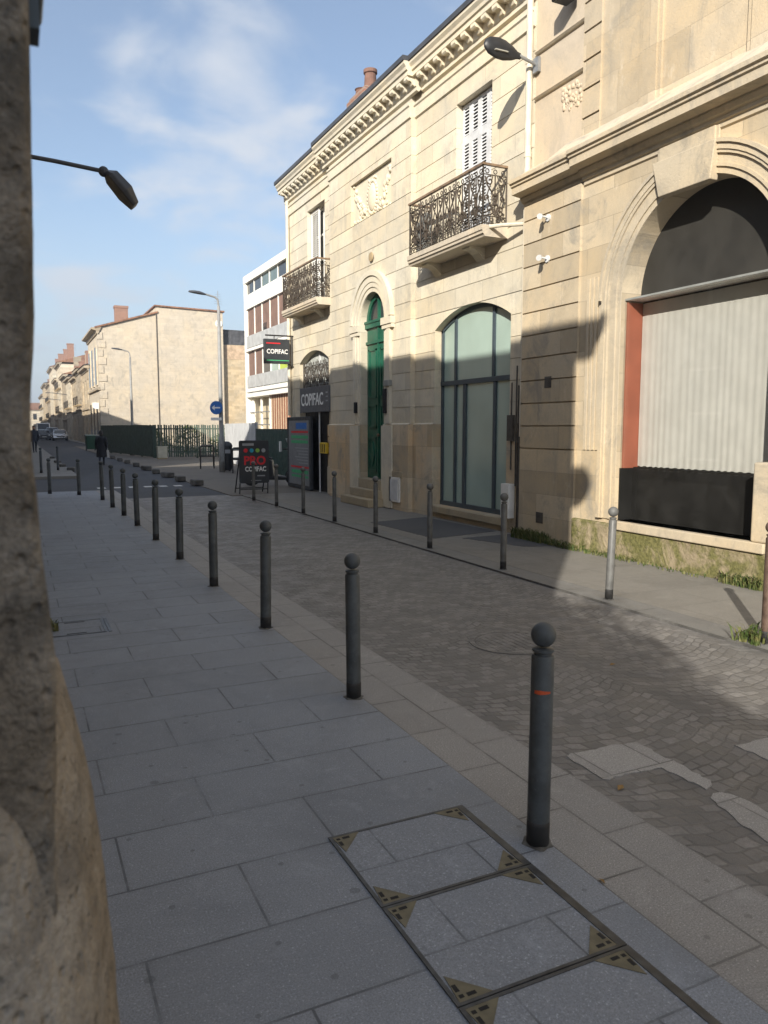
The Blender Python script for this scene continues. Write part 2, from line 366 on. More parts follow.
M['txt_grey'] = paint('grey print', (.33, .34, .36), .5, .08, 10)
M['yellow'] = paint('yellow paint', (.62, .42, .03), .5, .1, 10)
M['graffiti'] = paint('dark scribble', (.045, .04, .036), .8, .2, 20)
def leafmat(name, a, b):
    t = NT(name); oi = t.noise(14, 3)
    m = t.done(t.mix(t.ramp(oi, .35, .65), a, b), .7, None, spec=.25)
    return m
M['weed'] = leafmat('weed leaf', (.045, .075, .018), (.15, .145, .055))
M['dry'] = leafmat('dry leaf', (.22, .13, .05), (.30, .20, .07))
M['bush'] = leafmat('bush leaf', (.07, .10, .03), (.16, .17, .06))
def mossy():
    t = NT('mossy plinth'); c = (.42, .345, .235)
    col = t.mix(t.ramp(t.noise(4, 6, .7), .35, .7), sc(c, .7), c)
    m = t.ramp(t.noise(2.3, 6, .68, dist=.6), .38, .55)
    g = t.mix(t.ramp(t.noise(22, 4), .3, .7), (.075, .085, .02), (.185, .18, .06))
    col = t.mix(t.math('MULTIPLY', m, .85), col, g)
    return t.done(col, .95, t.bump(t.noise(14, 6, .7), .9, .03), spec=.15)
M['moss'] = mossy()
def thin_glass(name, c, refl=.12, keep=.8):
    t = NT(name); tr = t.n('ShaderNodeBsdfTransparent'); tr.inputs[0].default_value = (*sc(c, keep), 1)
    gl = t.n('ShaderNodeBsdfGlossy'); gl.inputs['Roughness'].default_value = .03
    lw = t.n('ShaderNodeLayerWeight'); lw.inputs[0].default_value = .5
    fac = t.math('ADD', t.math('MULTIPLY', t.math('POWER', lw.outputs['Facing'], 5), .6), refl * .4)
    mixs = t.n('ShaderNodeMixShader'); t.l(fac, mixs.inputs[0])
    t.l(tr.outputs[0], mixs.inputs[1]); t.l(gl.outputs[0], mixs.inputs[2]); t.l(mixs.outputs[0], t.out.inputs[0])
    return t.m
M['glass'] = thin_glass('clear pane', (1, 1, 1), .1, .93)
def dark_glass(name, c, r=.06):
    t = NT(name); w = t.noise(1.3, 2)
    return t.done(t.mix(w, sc(c, .8), sc(c, 1.25)), r, t.bump(w, .06, .02), 0, .6)
M['dglass'] = dark_glass('dark window glass', (.030, .034, .038))
M['frost'] = dark_glass('frosted glass', (.33, .43, .385), .16)
M['tglass'] = dark_glass('tinted strip glass', (.12, .16, .15))

# ------------------------------------------------------------------ mesh helpers
OFF = {}
class MB:
    def __init__(s): s.v = []; s.f = []; s.mi = []; s.cur = 0; s.sm = []; s.smooth = False
    def add(s, pts, faces):
        o = len(s.v); s.v += [tuple(p) for p in pts]
        for f in faces: s.f.append([i + o for i in f]); s.mi.append(s.cur); s.sm.append(s.smooth)
    def quad(s, *p): s.add(p, [list(range(len(p)))])
    def box(s, x0, x1, y0, y1, z0, z1, rot=None, piv=None):
        P = [Vector((x, y, z)) for z in (z0, z1) for y in (y0, y1) for x in (x0, x1)]
        if rot is not None:
            c = Vector(piv) if piv is not None else Vector(((x0+x1)/2, (y0+y1)/2, (z0+z1)/2))
            P = [c + rot @ (p - c) for p in P]
        s.add(P, [(0,2,3,1), (4,5,7,6), (0,1,5,4), (2,6,7,3), (0,4,6,2), (1,3,7,5)])
    def tube(s, path, r, n=8, cap=True, radii=None):
        path = [Vector(p) for p in path]; rings = []
        up = Vector((0, 0, 1)); prev = None
        for i, p in enumerate(path):
            a = path[max(0, i-1)]; b = path[min(len(path)-1, i+1)]
            t = (b - a).normalized()
            if prev is None:
                u = t.cross(up)
                if u.length < 1e-3: u = t.cross(Vector((1, 0, 0)))
            else: u = prev - t * prev.dot(t)
            u.normalize(); prev = u; w = t.cross(u)
            rr = radii[i] if radii else r
            rings.append([p + (u * math.cos(k*2*math.pi/n) + w * math.sin(k*2*math.pi/n)) * rr for k in range(n)])
        pts = [q for g in rings for q in g]; fs = []
        for i in range(len(rings) - 1):
            for k in range(n): fs.append((i*n+k, i*n+(k+1)%n, (i+1)*n+(k+1)%n, (i+1)*n+k))
        if cap: fs.append(tuple(range(n))[::-1]); fs.append(tuple((len(rings)-1)*n + k for k in range(n)))
        s.add(pts, fs)
    def lathe(s, prof, n=24, c=(0,0,0), axis='Z'):
        pts = []; fs = []
        for r, h in prof:
            for k in range(n):
                a = 2*math.pi*k/n; x, y = r*math.cos(a), r*math.sin(a)
                p = (x, y, h) if axis == 'Z' else (h, x, y) if axis == 'X' else (x, h, y)
                pts.append((p[0]+c[0], p[1]+c[1], p[2]+c[2]))
        for i in range(len(prof)-1):
            for k in range(n): fs.append((i*n+k, i*n+(k+1)%n, (i+1)*n+(k+1)%n, (i+1)*n+k))
        fs.append(tuple(range(n))[::-1]); fs.append(tuple((len(prof)-1)*n+k for k in range(n)))
        s.add(pts, fs)
    def ball(s, c, r, n=16, m=10, sq=(1,1,1)):
        pts = []; fs = []
        for i in range(1, m):
            a = math.pi*i/m
            for k in range(n):
                b = 2*math.pi*k/n
                pts.append((c[0]+r*sq[0]*math.sin(a)*math.cos(b), c[1]+r*sq[1]*math.sin(a)*math.sin(b), c[2]+r*sq[2]*math.cos(a)))
        for i in range(m-2):
            for k in range(n): fs.append((i*n+k, i*n+(k+1)%n, (i+1)*n+(k+1)%n, (i+1)*n+k))
        t = len(pts); pts += [(c[0],c[1],c[2]+r*sq[2]), (c[0],c[1],c[2]-r*sq[2])]
        for k in range(n):
            fs.append((t, (k+1)%n, k)); fs.append((t+1, (m-2)*n+k, (m-2)*n+(k+1)%n))
        s.add(pts, fs)
    def prism(s, poly, a0, a1, axis='X'):
        """polygon (two coords) extruded along axis"""
        def P(u, v, a): return (a, u, v) if axis == 'X' else (u, a, v) if axis == 'Y' else (u, v, a)
        n = len(poly)
        pts = [P(u, v, a0) for u, v in poly] + [P(u, v, a1) for u, v in poly]
        fs = [tuple(range(n))[::-1], tuple(range(n, 2*n))] + [(i, (i+1)%n, n+(i+1)%n, n+i) for i in range(n)]
        s.add(pts, fs)
    def strip(s, A, B):
        for i in range(len(A)-1): s.quad(A[i], A[i+1], B[i+1], B[i])
    def build(s, name, mats, parent=None, loc=None, bevel=0, recalc=True, weld=False):
        if not isinstance(mats, (list, tuple)): mats = [mats]
        off = Vector(OFF.get(parent.name, (0,0,0))) if parent else Vector(loc or (0,0,0))
        me = bpy.data.meshes.new(name)
        me.from_pydata([tuple(Vector(v) - off) for v in s.v], [], s.f)
        for m in mats: me.materials.append(M[m] if isinstance(m, str) else m)
        for p, i, q in zip(me.polygons, s.mi, s.sm): p.material_index = i; p.use_smooth = q
        if recalc or weld:
            bm = bmesh.new(); bm.from_mesh(me)
            if weld: bmesh.ops.remove_doubles(bm, verts=bm.verts, dist=1e-4)
            bmesh.ops.recalc_face_normals(bm, faces=bm.faces); bm.to_mesh(me); bm.free()
        o = bpy.data.objects.new(name, me); COL.objects.link(o)
        if parent: o.parent = parent
        else: o.location = off
        OFF[o.name] = tuple(off)
        if bevel:
            b = o.modifiers.new('bevel', 'BEVEL'); b.width = bevel; b.segments = 2; b.limit_method = 'ANGLE'; b.angle_limit = R(40)
        return o
def thing(name, label, cat, loc=(0,0,0), group=None):
    o = bpy.data.objects.new(name, None); COL.objects.link(o); o.location = loc; o.empty_display_size = .2
    OFF[o.name] = tuple(loc); tag(o, label, cat, group); return o
def tag(o, label, cat, group=None):
    o['label'] = label; o['category'] = cat
    if group: o['group'] = group
    return o
def structure(o): o['kind'] = 'structure'; return o
def stuff(o, label, cat): o['kind'] = 'stuff'; o['label'] = label; o['category'] = cat; return o
def dup(root, loc, rotz=0, label=None, group=None):
    r = root.copy(); COL.objects.link(r); r.location = loc; r.rotation_euler = (0, 0, rotz)
    if label: r['label'] = label
    if group: r['group'] = group
    for ch in list(root.children):
        c = ch.copy(); COL.objects.link(c); c.parent = r
        for g in list(ch.children):
            d = g.copy(); COL.objects.link(d); d.parent = c
    return r
def text(name, s, size, mat, parent, mtx, ext=.003, bold=0.0, squash=1.0):
    """writing as a thin mesh; mtx places the text plane"""
    cu = bpy.data.curves.new(name, 'FONT'); cu.body = s; cu.size = size; cu.extrude = ext; cu.offset = bold
    cu.align_x = 'CENTER'; cu.align_y = 'CENTER'; cu.resolution_u = 3
    tmp = bpy.data.objects.new(name, cu)
    COL.objects.link(tmp)
    dg = bpy.context.evaluated_depsgraph_get(); me = bpy.data.meshes.new_from_object(tmp.evaluated_get(dg))
    bpy.data.objects.remove(tmp); bpy.data.curves.remove(cu)
    off = Vector(OFF.get(parent.name, (0,0,0)))
    me.transform(Matrix.Translation(-off) @ mtx @ Matrix.Diagonal((squash, 1, 1, 1)))
    me.materials.clear(); me.materials.append(M[mat]); me.name = name
    o = bpy.data.objects.new(name, me); COL.objects.link(o); o.parent = parent; OFF[o.name] = tuple(off)
    return o
def basis(o, ex, ey):
    ex = Vector(ex).normalized(); ey = Vector(ey).normalized(); ez = ex.cross(ey)
    m = Matrix.Identity(4)
    for i in range(3): m[i][0] = ex[i]; m[i][1] = ey[i]; m[i][2] = ez[i]; m[i][3] = o[i]
    return m

# openings: dict(zb, zt, f(z)->(ya,yb), zs=[breaks], d=depth)
def rect(ya, yb, zb, zt, d=.2): return dict(zb=zb, zt=zt, f=lambda z: (ya, yb), zs=[], d=d)
def roundarch(yc, r, zb, zs, d=.3, n=20):
    def f(z):
        if z <= zs: return (yc - r, yc + r)
        h = math.sqrt(max(0, r*r - (z - zs)**2)); return (yc - h, yc + h)
    return dict(zb=zb, zt=zs + r, f=f, zs=[zs + r*math.sin(math.pi/2*k/n) for k in range(n)], d=d)
def segarch(ya, yb, zb, zs, zt, d=.2, n=10):
    w = (yb - ya)/2; yc = (ya + yb)/2; s_ = zt - zs; rr = (w*w + s_*s_)/(2*s_); cz = zt - rr
    def f(z):
        if z <= zs: return (ya, yb)
        h = math.sqrt(max(0, rr*rr - (z - cz)**2)); return (yc - h, yc + h)
    return dict(zb=zb, zt=zt, f=f, zs=[zs + s_*(1-(1-k/n)**2) for k in range(n)], d=d)
def wall(mb, X, y0, y1, z0, z1, holes=(), grooves=(), inn=1, gw=.011, gd=.022, groove_y=None, ret=0, axis='X'):
    """facade sheet in the plane axis=X with real openings, reveals and drafted joints"""
    def P(d, y, z): return (X + inn*d, y, z) if axis == 'X' else (y, X + inn*d, z)
    gs = [g for g in grooves if z0 + gw < g < z1 - gw]
    zs = {z0, z1}
    for h in holes:
        zs.update([h['zb'], h['zt']]); zs.update(h['zs'])
    for g in gs: zs.update([g - gw, g + gw])
    zs = sorted(z for z in zs if z0 - 1e-6 <= z <= z1 + 1e-6)
    zz = [zs[0]]
    for z in zs[1:]:
        if z - zz[-1] > 1e-4: zz.append(z)
    def solid(z, a, b):
        hs = sorted([h['f'](min(max(z, h['zb']), h['zt'])) for h in holes if h['zb'] <= a + 1e-6 and h['zt'] >= b - 1e-6])
        out = []; y = y0
        for p, q in hs: out.append((y, p)); y = q
        out.append((y, y1)); return out
    for a, b in zip(zz, zz[1:]):
        mid = (a + b)/2; ing = any(g - gw - 1e-6 < mid < g + gw + 1e-6 for g in gs)
        d = gd if ing else 0
        for (p, q), (r_, s_) in zip(solid(a, a, b), solid(b, a, b)):
            mb.quad(P(d, p, a), P(d, q, a), P(d, s_, b), P(d, r_, b))
            if ing:
                mb.quad(P(0, p, a), P(0, q, a), P(d, q, a), P(d, p, a)); mb.quad(P(0, r_, b), P(0, s_, b), P(d, s_, b), P(d, r_, b))
        for h in holes:
            if h['zb'] <= a + 1e-6 and h['zt'] >= b - 1e-6:
                (p, q), (r_, s_) = h['f'](a), h['f'](b)
                mb.quad(P(0, p, a), P(h['d'], p, a), P(h['d'], r_, b), P(0, r_, b))
                mb.quad(P(0, q, a), P(h['d'], q, a), P(h['d'], s_, b), P(0, s_, b))
    for h in holes:
        for z in (h['zb'], h['zt']):
            p, q = h['f'](z)
            if q - p > .02 and z0 + 1e-3 < z < z1 - 1e-3: mb.quad(P(0, p, z), P(0, q, z), P(h['d'], q, z), P(h['d'], p, z))
    if ret:
        for y in (y0, y1): mb.quad(P(0, y, z0), P(ret, y, z0), P(ret, y, z1), P(0, y, z1))
def mould(mb, prof, y0, y1, axis='X', caps=True):
    """profile [(x, z)...] swept along y (axis='X') or along x (axis='Y': profile is (y, z))"""
    n = len(prof)
    def P(a, z, s_): return (a, s_, z) if axis == 'X' else (s_, a, z)
    for i in range(n - 1):
        mb.quad(P(*prof[i], y0), P(*prof[i+1], y0), P(*prof[i+1], y1), P(*prof[i], y1))
    if caps:
        for y in (y0, y1): mb.quad(*[P(a, z, y) for a, z in prof])
def ring(mb, yc, zs, r0, r1, x0, x1, zb=None, n=28, sides=(1, 1)):
    """flat archivolt ring, front at x0, back at x1, jambs down to zb"""
    A = []; B = []
    if zb is not None and sides[0]: A.append((yc + r0, zb)); B.append((yc + r1, zb))
    for k in range(n + 1):
        a = math.pi*k/n; A.append((yc + r0*math.cos(a), zs + r0*math.sin(a))); B.append((yc + r1*math.cos(a), zs + r1*math.sin(a)))
    if zb is not None and sides[1]: A.append((yc - r0, zb)); B.append((yc - r1, zb))
    for i in range(len(A) - 1):
        (a, b), (c, d) = (A[i], A[i+1]), (B[i], B[i+1])
        mb.quad((x0, *a), (x0, *b), (x0, *d), (x0, *c))
        mb.quad((x0, *a), (x0, *b), (x1, *b), (x1, *a)); mb.quad((x0, *c), (x0, *d), (x1, *d), (x1, *c))
    for e in (0, -1): mb.quad((x0, *A[e]), (x0, *B[e]), (x1, *B[e]), (x1, *A[e]))

# ================================================================== ground
def slab(name, x0, x1, y0, y1, z, mat, depth=.08):
    m = MB(); m.box(x0, x1, y0, y1, z - depth, z); return structure(m.build(name, mat))
slab('ground', -500, 500, -300, 1200, -.09, 'ground', .2)
slab('pavement', -6, 1.85, -8, 21.7, 0, 'slab')
slab('pavement_border', 1.85, 2.33, -8, 21.7, 0, 'border')
slab('cobbled_road', 2.33, 5.0, -8, 19.1, -.022, 'setts', .06)
slab('kerb', 5.0, 5.3, -8, 18.7, 0, 'kerb_far')
slab('pavement_opposite', 5.3, 7.6, -8, 18.7, 0.001, 'slab_far')
slab('road', 2.33, 4.75, 19.1, 75, -.024, 'asphalt', .06)
slab('road_beyond', 1.84, 6.3, 75, 420, -.024, 'asphalt', .06)
slab('side_street', -70, 1.84, 21.7, 27.5, -.024, 'asphalt', .06)
slab('road_edge', 1.84, 2.33, 21.7, 75, -.024, 'asphalt', .06)
slab('forecourt', 4.75, 30, 18.7, 75, -.004, 'plaza', .08)
slab('pavement_left_beyond', -4, 1.84, 27.5, 420, .07, 'slab_far', .15)
slab('pavement_right_beyond', 6.3, 9, 75, 420, .05, 'slab_far', .14)
for k in range(6):
    m = MB(); m.box(2.0 + k*.42, 2.22 + k*.42, 22.6, 23.0, -.022, -.0195); structure(m.build('road_marking', 'road_white'))
def flat(name, poly, z, mat, h=.004):
    rg = random.Random(len(poly)); out = []
    for (a, b), (c, d) in zip(poly, poly[1:] + poly[:1]):
        n_ = max(1, int(math.hypot(c-a, d-b)/.035)); out.append((a, b))
        for k in range(1, n_): out.append((a+(c-a)*k/n_ + rg.gauss(0, .007), b+(d-b)*k/n_ + rg.gauss(0, .007)))
    poly = out; m = MB(); m.prism(poly, z, z + h, 'Z'); return structure(m.build(name, mat))
flat('road_repair', [(2.47,3.01),(2.70,3.02),(2.92,2.99),(2.915,2.5),(2.88,2.46),(2.82,2.44),(2.81,2.70),(2.46,2.73)], -.022, 'patch')
flat('road_repair', [(2.77,2.37),(2.86,2.39),(2.90,2.30),(2.88,1.9),(2.84,1.4),(2.66,1.4),(2.68,2.02),(2.72,2.2)], -.022, 'patch')
flat('road_repair', [(3.36,2.74),(3.62,2.75),(3.9,2.5),(3.6,2.38),(3.36,2.52)], -.022, 'patch')
flat('pavement_repair', [(5.55,12.2),(6.8,12.5),(6.9,10.3),(5.6,10.0)], .001, 'asphalt_patch', .005)
flat('pavement_repair', [(6.0,9.85),(6.88,9.9),(6.88,8.6),(6.35,8.75)], .001, 'asphalt_patch', .005)

# covers in the pavement near the camera: steel frame, stone infill, corner plates with lifting slots
def access_cover(x0, x1, y0, y1, label):
    t = thing('access_cover', label, 'access cover', ((x0+x1)/2, (y0+y1)/2, 0), 'stone filled access covers in the near pavement')
    f = MB(); w = .014
    f.box(x0, x0+w, y0, y1, .001, .006); f.box(x1-w*2.2, x1, y0, y1, .001, .006)
    f.box(x0+w, x1-w*2.2, y0, y0+w*.8, .001, .006); f.box(x0+w, x1-w*2.2, y1-w*.8, y1, .001, .006)
    f.build('frame', 'cover_iron', t)
    g = MB(); g.box(x0+w, x1-w*2.2, y0+w*.8, y1-w*.8, .0005, .003); g.build('infill', 'infill', t)
    a, b, c, d = x0+w, x1-w*2.2, y0+w*.8, y1-w*.8
    for cx, cy, sx, sy in ((a, c, 1, 1), (b, c, -1, 1), (b, d, -1, -1), (a, d, 1, -1)):
        p = MB(); L = .115
        p.prism([(cx, cy), (cx+sx*L, cy), (cx+sx*.012, cy+sy*L)], .003, .0055, 'Z'); pl = p.build('corner_plate', 'plate', t)
        q = MB()
        for u, v, du, dv in ((.010, .014, .015, .013), (.036, .012, .030, .014), (.010, .040, .014, .030)):
            q.box(min(cx+sx*u, cx+sx*(u+du)), max(cx+sx*u, cx+sx*(u+du)), min(cy+sy*v, cy+sy*(v+dv)), max(cy+sy*v, cy+sy*(v+dv)), .0055, .0062)
        q.build('slot', 'slot', pl)
access_cover(1.065, 1.695, 2.255, 2.76, 'stone-filled steel-framed pavement cover farthest from the camera, beside the nearest bollard')
access_cover(1.065, 1.695, 1.745, 2.25, 'middle stone-filled pavement cover with four olive corner plates, between two others')
access_cover(1.065, 1.695, 1.235, 1.74, 'stone-filled pavement cover at the bottom edge of the photo, nearest the camera')
t = thing('inspection_cover', 'small square paved inspection cover beside the rough wall corner', 'cover', (.39, 6.73, 0))
m = MB()
for a in ((.16,.185,6.5,6.98), (.585,.60,6.5,6.98), (.615,.64,6.5,6.98), (.185,.585,6.5,6.52), (.185,.585,6.96,6.98)): m.box(*a, .001, .005)
m.build('frame', 'cover_iron', t)
m = MB(); m.box(.185, .585, 6.52, 6.96, .0005, .002); m.build('infill', 'infill', t)
m = MB(); m.box(.3, .45, 6.54, 6.56, .002, .003); m.box(.3, .46, 6.92, 6.94, .002, .003); m.build('slot', 'slot', t)
t = thing('manhole_cover', 'round iron manhole cover sunk in the cobbled road', 'manhole', (3.44, 4.89, -.02))
m = MB(); m.lathe([(.33,-.021),(.33,-.016),(.29,-.016),(.29,-.021)], 40, (3.44, 4.89, 0)); m.build('ring', 'setts', t)
m = MB(); m.lathe([(.285,-.0215),(.285,-.0175),(.0,-.0175)], 40, (3.44, 4.89, 0))
for k in range(-4, 5): m.box(3.44 + k*.055 - .008, 3.44 + k*.055 + .008, 4.89 - .2, 4.89 + .2, -.0175, -.0155)
m.build('lid', 'setts', t)

# ================================================================== building on the near side (its corner is beside the camera)
def lump(p, sd):
    """smooth lumpy vector field: a few fixed sine waves"""
    o = [0, 0, 0]
    for k, (f, w) in enumerate(((1, 1), (1.9, .6), (3.7, .35), (7.1, .2))):
        for i in range(3):
            o[i] += w*math.sin(f*(p[0]*(1.1+.3*i) + p[1]*(1.7-.4*i) + p[2]*(.9+.5*((i+k) % 3))) + 1.7*k + 2.3*i + sd)
    return Vector(o)*.55
def rough(o, amp, scale, seed=0):
    off = Vector(OFF[o.name])
    for v in o.data.vertices: v.co += lump((v.co + off)*scale*2.2, seed)*amp
def gridbox(x0, x1, y0, y1, z0, z1, s):
    bm = bmesh.new(); bmesh.ops.create_cube(bm, size=1)
    for v in bm.verts: v.co = Vector((x0+(x1-x0)*(v.co.x+.5), y0+(y1-y0)*(v.co.y+.5), z0+(z1-z0)*(v.co.z+.5)))
    for ax in range(3):
        L = (x1-x0, y1-y0, z1-z0)[ax]; n = max(1, int(L/s))
        for k in range(1, n):
            co = [0,0,0]; co[ax] = (x0,y0,z0)[ax] + L*k/n; no = [0,0,0]; no[ax] = 1
            bmesh.ops.bisect_plane(bm, geom=bm.verts[:]+bm.edges[:]+bm.faces[:], plane_co=co, plane_no=no)
    m = MB(); idx = {}
    bm.verts.index_update()
    m.add([tuple(v.co) for v in bm.verts], [[v.index for v in f.verts] for f in bm.faces]); bm.free()
    m.sm = [True]*len(m.sm); return m
NB = thing('corner_house', 'shaded rough stone house corner filling the left edge of the photo', 'house', (0, .8, 0))
m = MB(); LX = .02
nh = [rect(3.2+k*3.0, 4.3+k*3.0, .9 if k != 2 else .02, 3.0, .22) for k in range(6)] + [rect(3.2+k*3.0, 4.3+k*3.0, 4.3, 6.3, .22) for k in range(6)]
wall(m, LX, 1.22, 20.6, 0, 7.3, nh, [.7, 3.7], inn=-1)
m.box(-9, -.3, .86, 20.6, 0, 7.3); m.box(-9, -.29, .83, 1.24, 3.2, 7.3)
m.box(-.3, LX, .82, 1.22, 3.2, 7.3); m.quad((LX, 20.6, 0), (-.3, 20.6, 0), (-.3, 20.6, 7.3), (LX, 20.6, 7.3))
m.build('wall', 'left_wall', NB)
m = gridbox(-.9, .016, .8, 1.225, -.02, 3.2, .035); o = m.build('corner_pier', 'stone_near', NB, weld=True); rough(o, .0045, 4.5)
EDGE = [(0, .02), (1.0, .020), (1.18, .018), (1.35, .021), (1.44, .023), (1.55, .016), (1.63, .012), (1.77, .023), (2.03, .027), (2.4, .028), (3.3, .016)]
for v in o.data.vertices:
    if v.co.x > -.02:
        z = max(0, min(3.29, v.co.z))
        for (za_, xa_), (zb_, xb_) in zip(EDGE, EDGE[1:]):
            if za_ <= z <= zb_: v.co.x += xa_ + (xb_-xa_)*(z-za_)/(zb_-za_) - .016; break
b = o.modifiers.new('bevel', 'BEVEL'); b.width = .012; b.segments = 2; b.limit_method = 'ANGLE'; b.angle_limit = R(60)
m = MB(); mould(m, [(LX, 7.1), (.10, 7.15), (.10, 7.22), (.24, 7.28), (.28, 7.40), (.28, 7.46), (-.3, 7.46)], .52, 20.8)
mould(m, [(.8, 7.1), (.72, 7.15), (.72, 7.22), (.58, 7.28), (.54, 7.40), (.54, 7.46), (.9, 7.46)], -9, .27, axis='Y'); m.build('cornice', 'left_wall', NB)
m = MB(); m.add([(.28,.52,7.46),(.28,20.8,7.46),(-9.2,20.8,7.46),(-9.2,.52,7.46),(-4.5,3,9.3),(-4.5,18.5,9.3)], [(0,1,5,4),(2,3,4,5),(3,0,4),(1,2,5),(3,2,1,0)]); m.build('roof', 'tile', NB)
for k, h in enumerate(nh):
    y0, y1 = h['f'](1); w = MB()
    if k == 2:
        w.box(-.19, -.13, y0, y1, .02, 3.0); w.box(-.13, -.115, y0+.12, y0+.48, .3, 1.2); w.box(-.13, -.115, y1-.48, y1-.12, .3, 1.2)
        w.box(-.13, -.115, y0+.12, y1-.12, 1.4, 2.7); w.build('door', 'green_dark', NB); continue
    for a in ((y0, y0+.06), (y1-.06, y1), ((y0+y1)/2-.04, (y0+y1)/2+.04)): w.box(-.18, -.12, *a, h['zb'], h['zt'])
    for z in (h['zb'], (h['zb']+h['zt'])/2, h['zt']-.06): w.box(-.175, -.125, y0, y1, z, z+.06)
    fr = w.build('window', 'white', NB); g = MB(); g.quad((-.16, y0, h['zb']), (-.16, y1, h['zb']), (-.16, y1, h['zt']), (-.16, y0, h['zt'])); g.build('pane', 'dglass', fr)
m = MB(); m.ball((-.02, .74, 5.42), .3, 16, 10, (.7, .8, .9)); m.build('shadow_bulge_caster', 'left_wall', NB)  # unseen lump added to cast the bulge in the corner's shadow
m = MB(); m.box(.012, .040, .86, .90, 2.035, 2.6); m.build('cable_conduit', 'frame_blue', NB)
m = MB(); m.box(.012, .048, .85, .98, 2.088, 2.24); m.build('junction_box', 'frame_blue', NB, bevel=.006)
# guard stone at the foot of the corner
m = MB(); prof = [(.215, -.02), (.20, .3), (.175, .6), (.148, .89), (.137, 1.075), (.1225, 1.24), (.0975, 1.36), (.07, 1.40), (.03, 1.42), (.001, 1.425)]
pf = []
for (r0, z0), (r1, z1) in zip(prof, prof[1:]):
    for k in range(4): pf.append((r0+(r1-r0)*k/4, z0+(z1-z0)*k/4))
pf.append(prof[-1]); m.smooth = True; m.lathe(pf, 72, (-.06, 1.03, 0)); m.v = [(x, 1.03 + (y - 1.03)*2.15 if y < 1.03 else y, z) for x, y, z in m.v]
o = m.build('guard_stone', 'stone_guard', loc=(-.06, 1.03, 0)); rough(o, .004, 6, 3)
tag(o, 'rough tan guard stone flaring at the foot of the near wall corner', 'guard stone')
# yard wall behind the camera (it shades the foreground)
m = MB(); m.prism([(-1.0, -.2), (-.80, .80), (-1.25, .80), (-1.35, -.2), (-4.4, -12), (-4.05, -12)], 0, 3.7, 'Z'); o = m.build('yard_wall', 'left_wall', loc=(-1, 0, 0))
tag(o, 'tall stone yard wall behind the camera next to the house corner', 'wall')
m = MB(); rr = random.Random(11)  # unseen leaves and block added to break up the yard wall's shadow edge
for k in range(9000):
    v_ = rr.random(); yb_ = .7 - 8.5*v_; xb_ = -1.0 + (yb_ + .2)*.288 - rr.random()*.7; h_ = 3.2 + 1.25*rr.random()**1.6*(.75 + .25*math.sin(yb_*2.3) + .15*math.sin(yb_*5.9))
    c = Vector((xb_, yb_, h_)); u = Vector((rr.gauss(0,1), rr.gauss(0,1), rr.gauss(0,1))).normalized()*rr.uniform(.03, .07); w_ = u.cross(Vector((rr.gauss(0,1), rr.gauss(0,1), rr.gauss(0,1)))).normalized()*u.length*.6
    m.quad(c-u, c+w_, c+u, c-w_)
m.box(-2.6, -1.7, -3, .7, 0, 3.1)
hd_ = m.build('shadow_softening_hedge', 'bush', loc=(-1.5, 0, 0), recalc=False); tag(hd_, 'unseen leafy hedge added behind the camera to soften the yard wall shadow', 'hedge')

# ================================================================== stone town house with balconies (opposite)
CX, CM = 7.05, 6.95
C = thing('town_house', 'sunlit stone town house with two iron balconies and a green arched door', 'house', (7.05, 15.2, 0))
Y0, Y1, Y2, Y3 = 9.70, 13.4, 17.6, 20.95
gro = [1.72 + .335*k for k in range(1, 17)]
h_gw = segarch(10.2, 12.62, .22, 3.42, 3.74, .22); h_w2 = rect(10.82, 11.92, 4.78, 7.12, .26)
h_sh = segarch(17.95, 20.12, 0, 3.36, 3.64, .30); h_w1 = rect(18.15, 19.4, 4.78, 7.18, .30)
h_d = roundarch(15.15, .60, .55, 3.9, .24); h_p = rect(14.25, 16.3, 6.08, 6.96, .075)
m = MB()
wall(m, CX, Y0, Y1, 1.72, 7.9, [h_gw, h_w2], gro, gw=.006, gd=.011, ret=.1); wall(m, CM, Y1, Y2, 1.72, 7.9, [h_d, h_p], gro, gw=.006, gd=.011, ret=.1); wall(m, CX, Y2, Y3, 1.72, 7.9, [h_sh, h_w1], gro, gw=.006, gd=.011, ret=.3)
m.build('wall', 'stone_c', C)
m = MB()
for k_, (X, a, b, h) in enumerate(((CX, Y0, 11.4, h_gw), (CX, 11.4, Y1-.004, h_gw), (CM, Y1, 15.15, h_d), (CM, 15.15, Y2, h_d), (CX, Y2+.004, 19.0, h_sh), (CX, 19.0, Y3, h_sh))):
    m = MB(); lo, hi = h['f'](1.0)
    if k_ % 2 == 0: wall(m, X-.045, a, lo, 0, 1.72, []); y_in = lo
    else: wall(m, X-.045, hi, b, 0, 1.72, []); y_in = hi
    m.quad((X-.045, y_in, 0), (X+h['d'], y_in, 0), (X+h['d'], y_in, 1.72), (X-.045, y_in, 1.72)); ye = a if k_ % 2 == 0 else b; m.quad((X-.045, ye, 0), (X+.1, ye, 0), (X+.1, ye, 1.72), (X-.045, ye, 1.72)); m.build('base_course', 'stone_base', C)
m = MB()
for X, a, b in ((CX, 10.2, 12.62),): m.quad((X-.045, a, 0), (X-.045, b, 0), (X-.045, b, .22), (X-.045, a, .22)); m.quad((X-.045, a, .22), (X-.045, b, .22), (X+.2, b, .22), (X+.2, a, .22))
m.build('base_course', 'stone_base', C); m = MB()
for X, a, b in ((CX, Y0, 10.2), (CX, 12.62, Y1), (CM, Y1, 14.55), (CM, 15.75, Y2), (CX, Y2, 17.95), (CX, 20.12, Y3)):
    m.quad((X-.045, a, 1.72), (X-.045, b, 1.72), (X, b, 1.745), (X, a, 1.745))
m.build('base_ledge', 'stone_plain', C)
m = MB(); m.box(7.5, 17, Y0+.01, Y3-.01, 0, 8.2); m.build('back_wall', 'stone_plain', C)
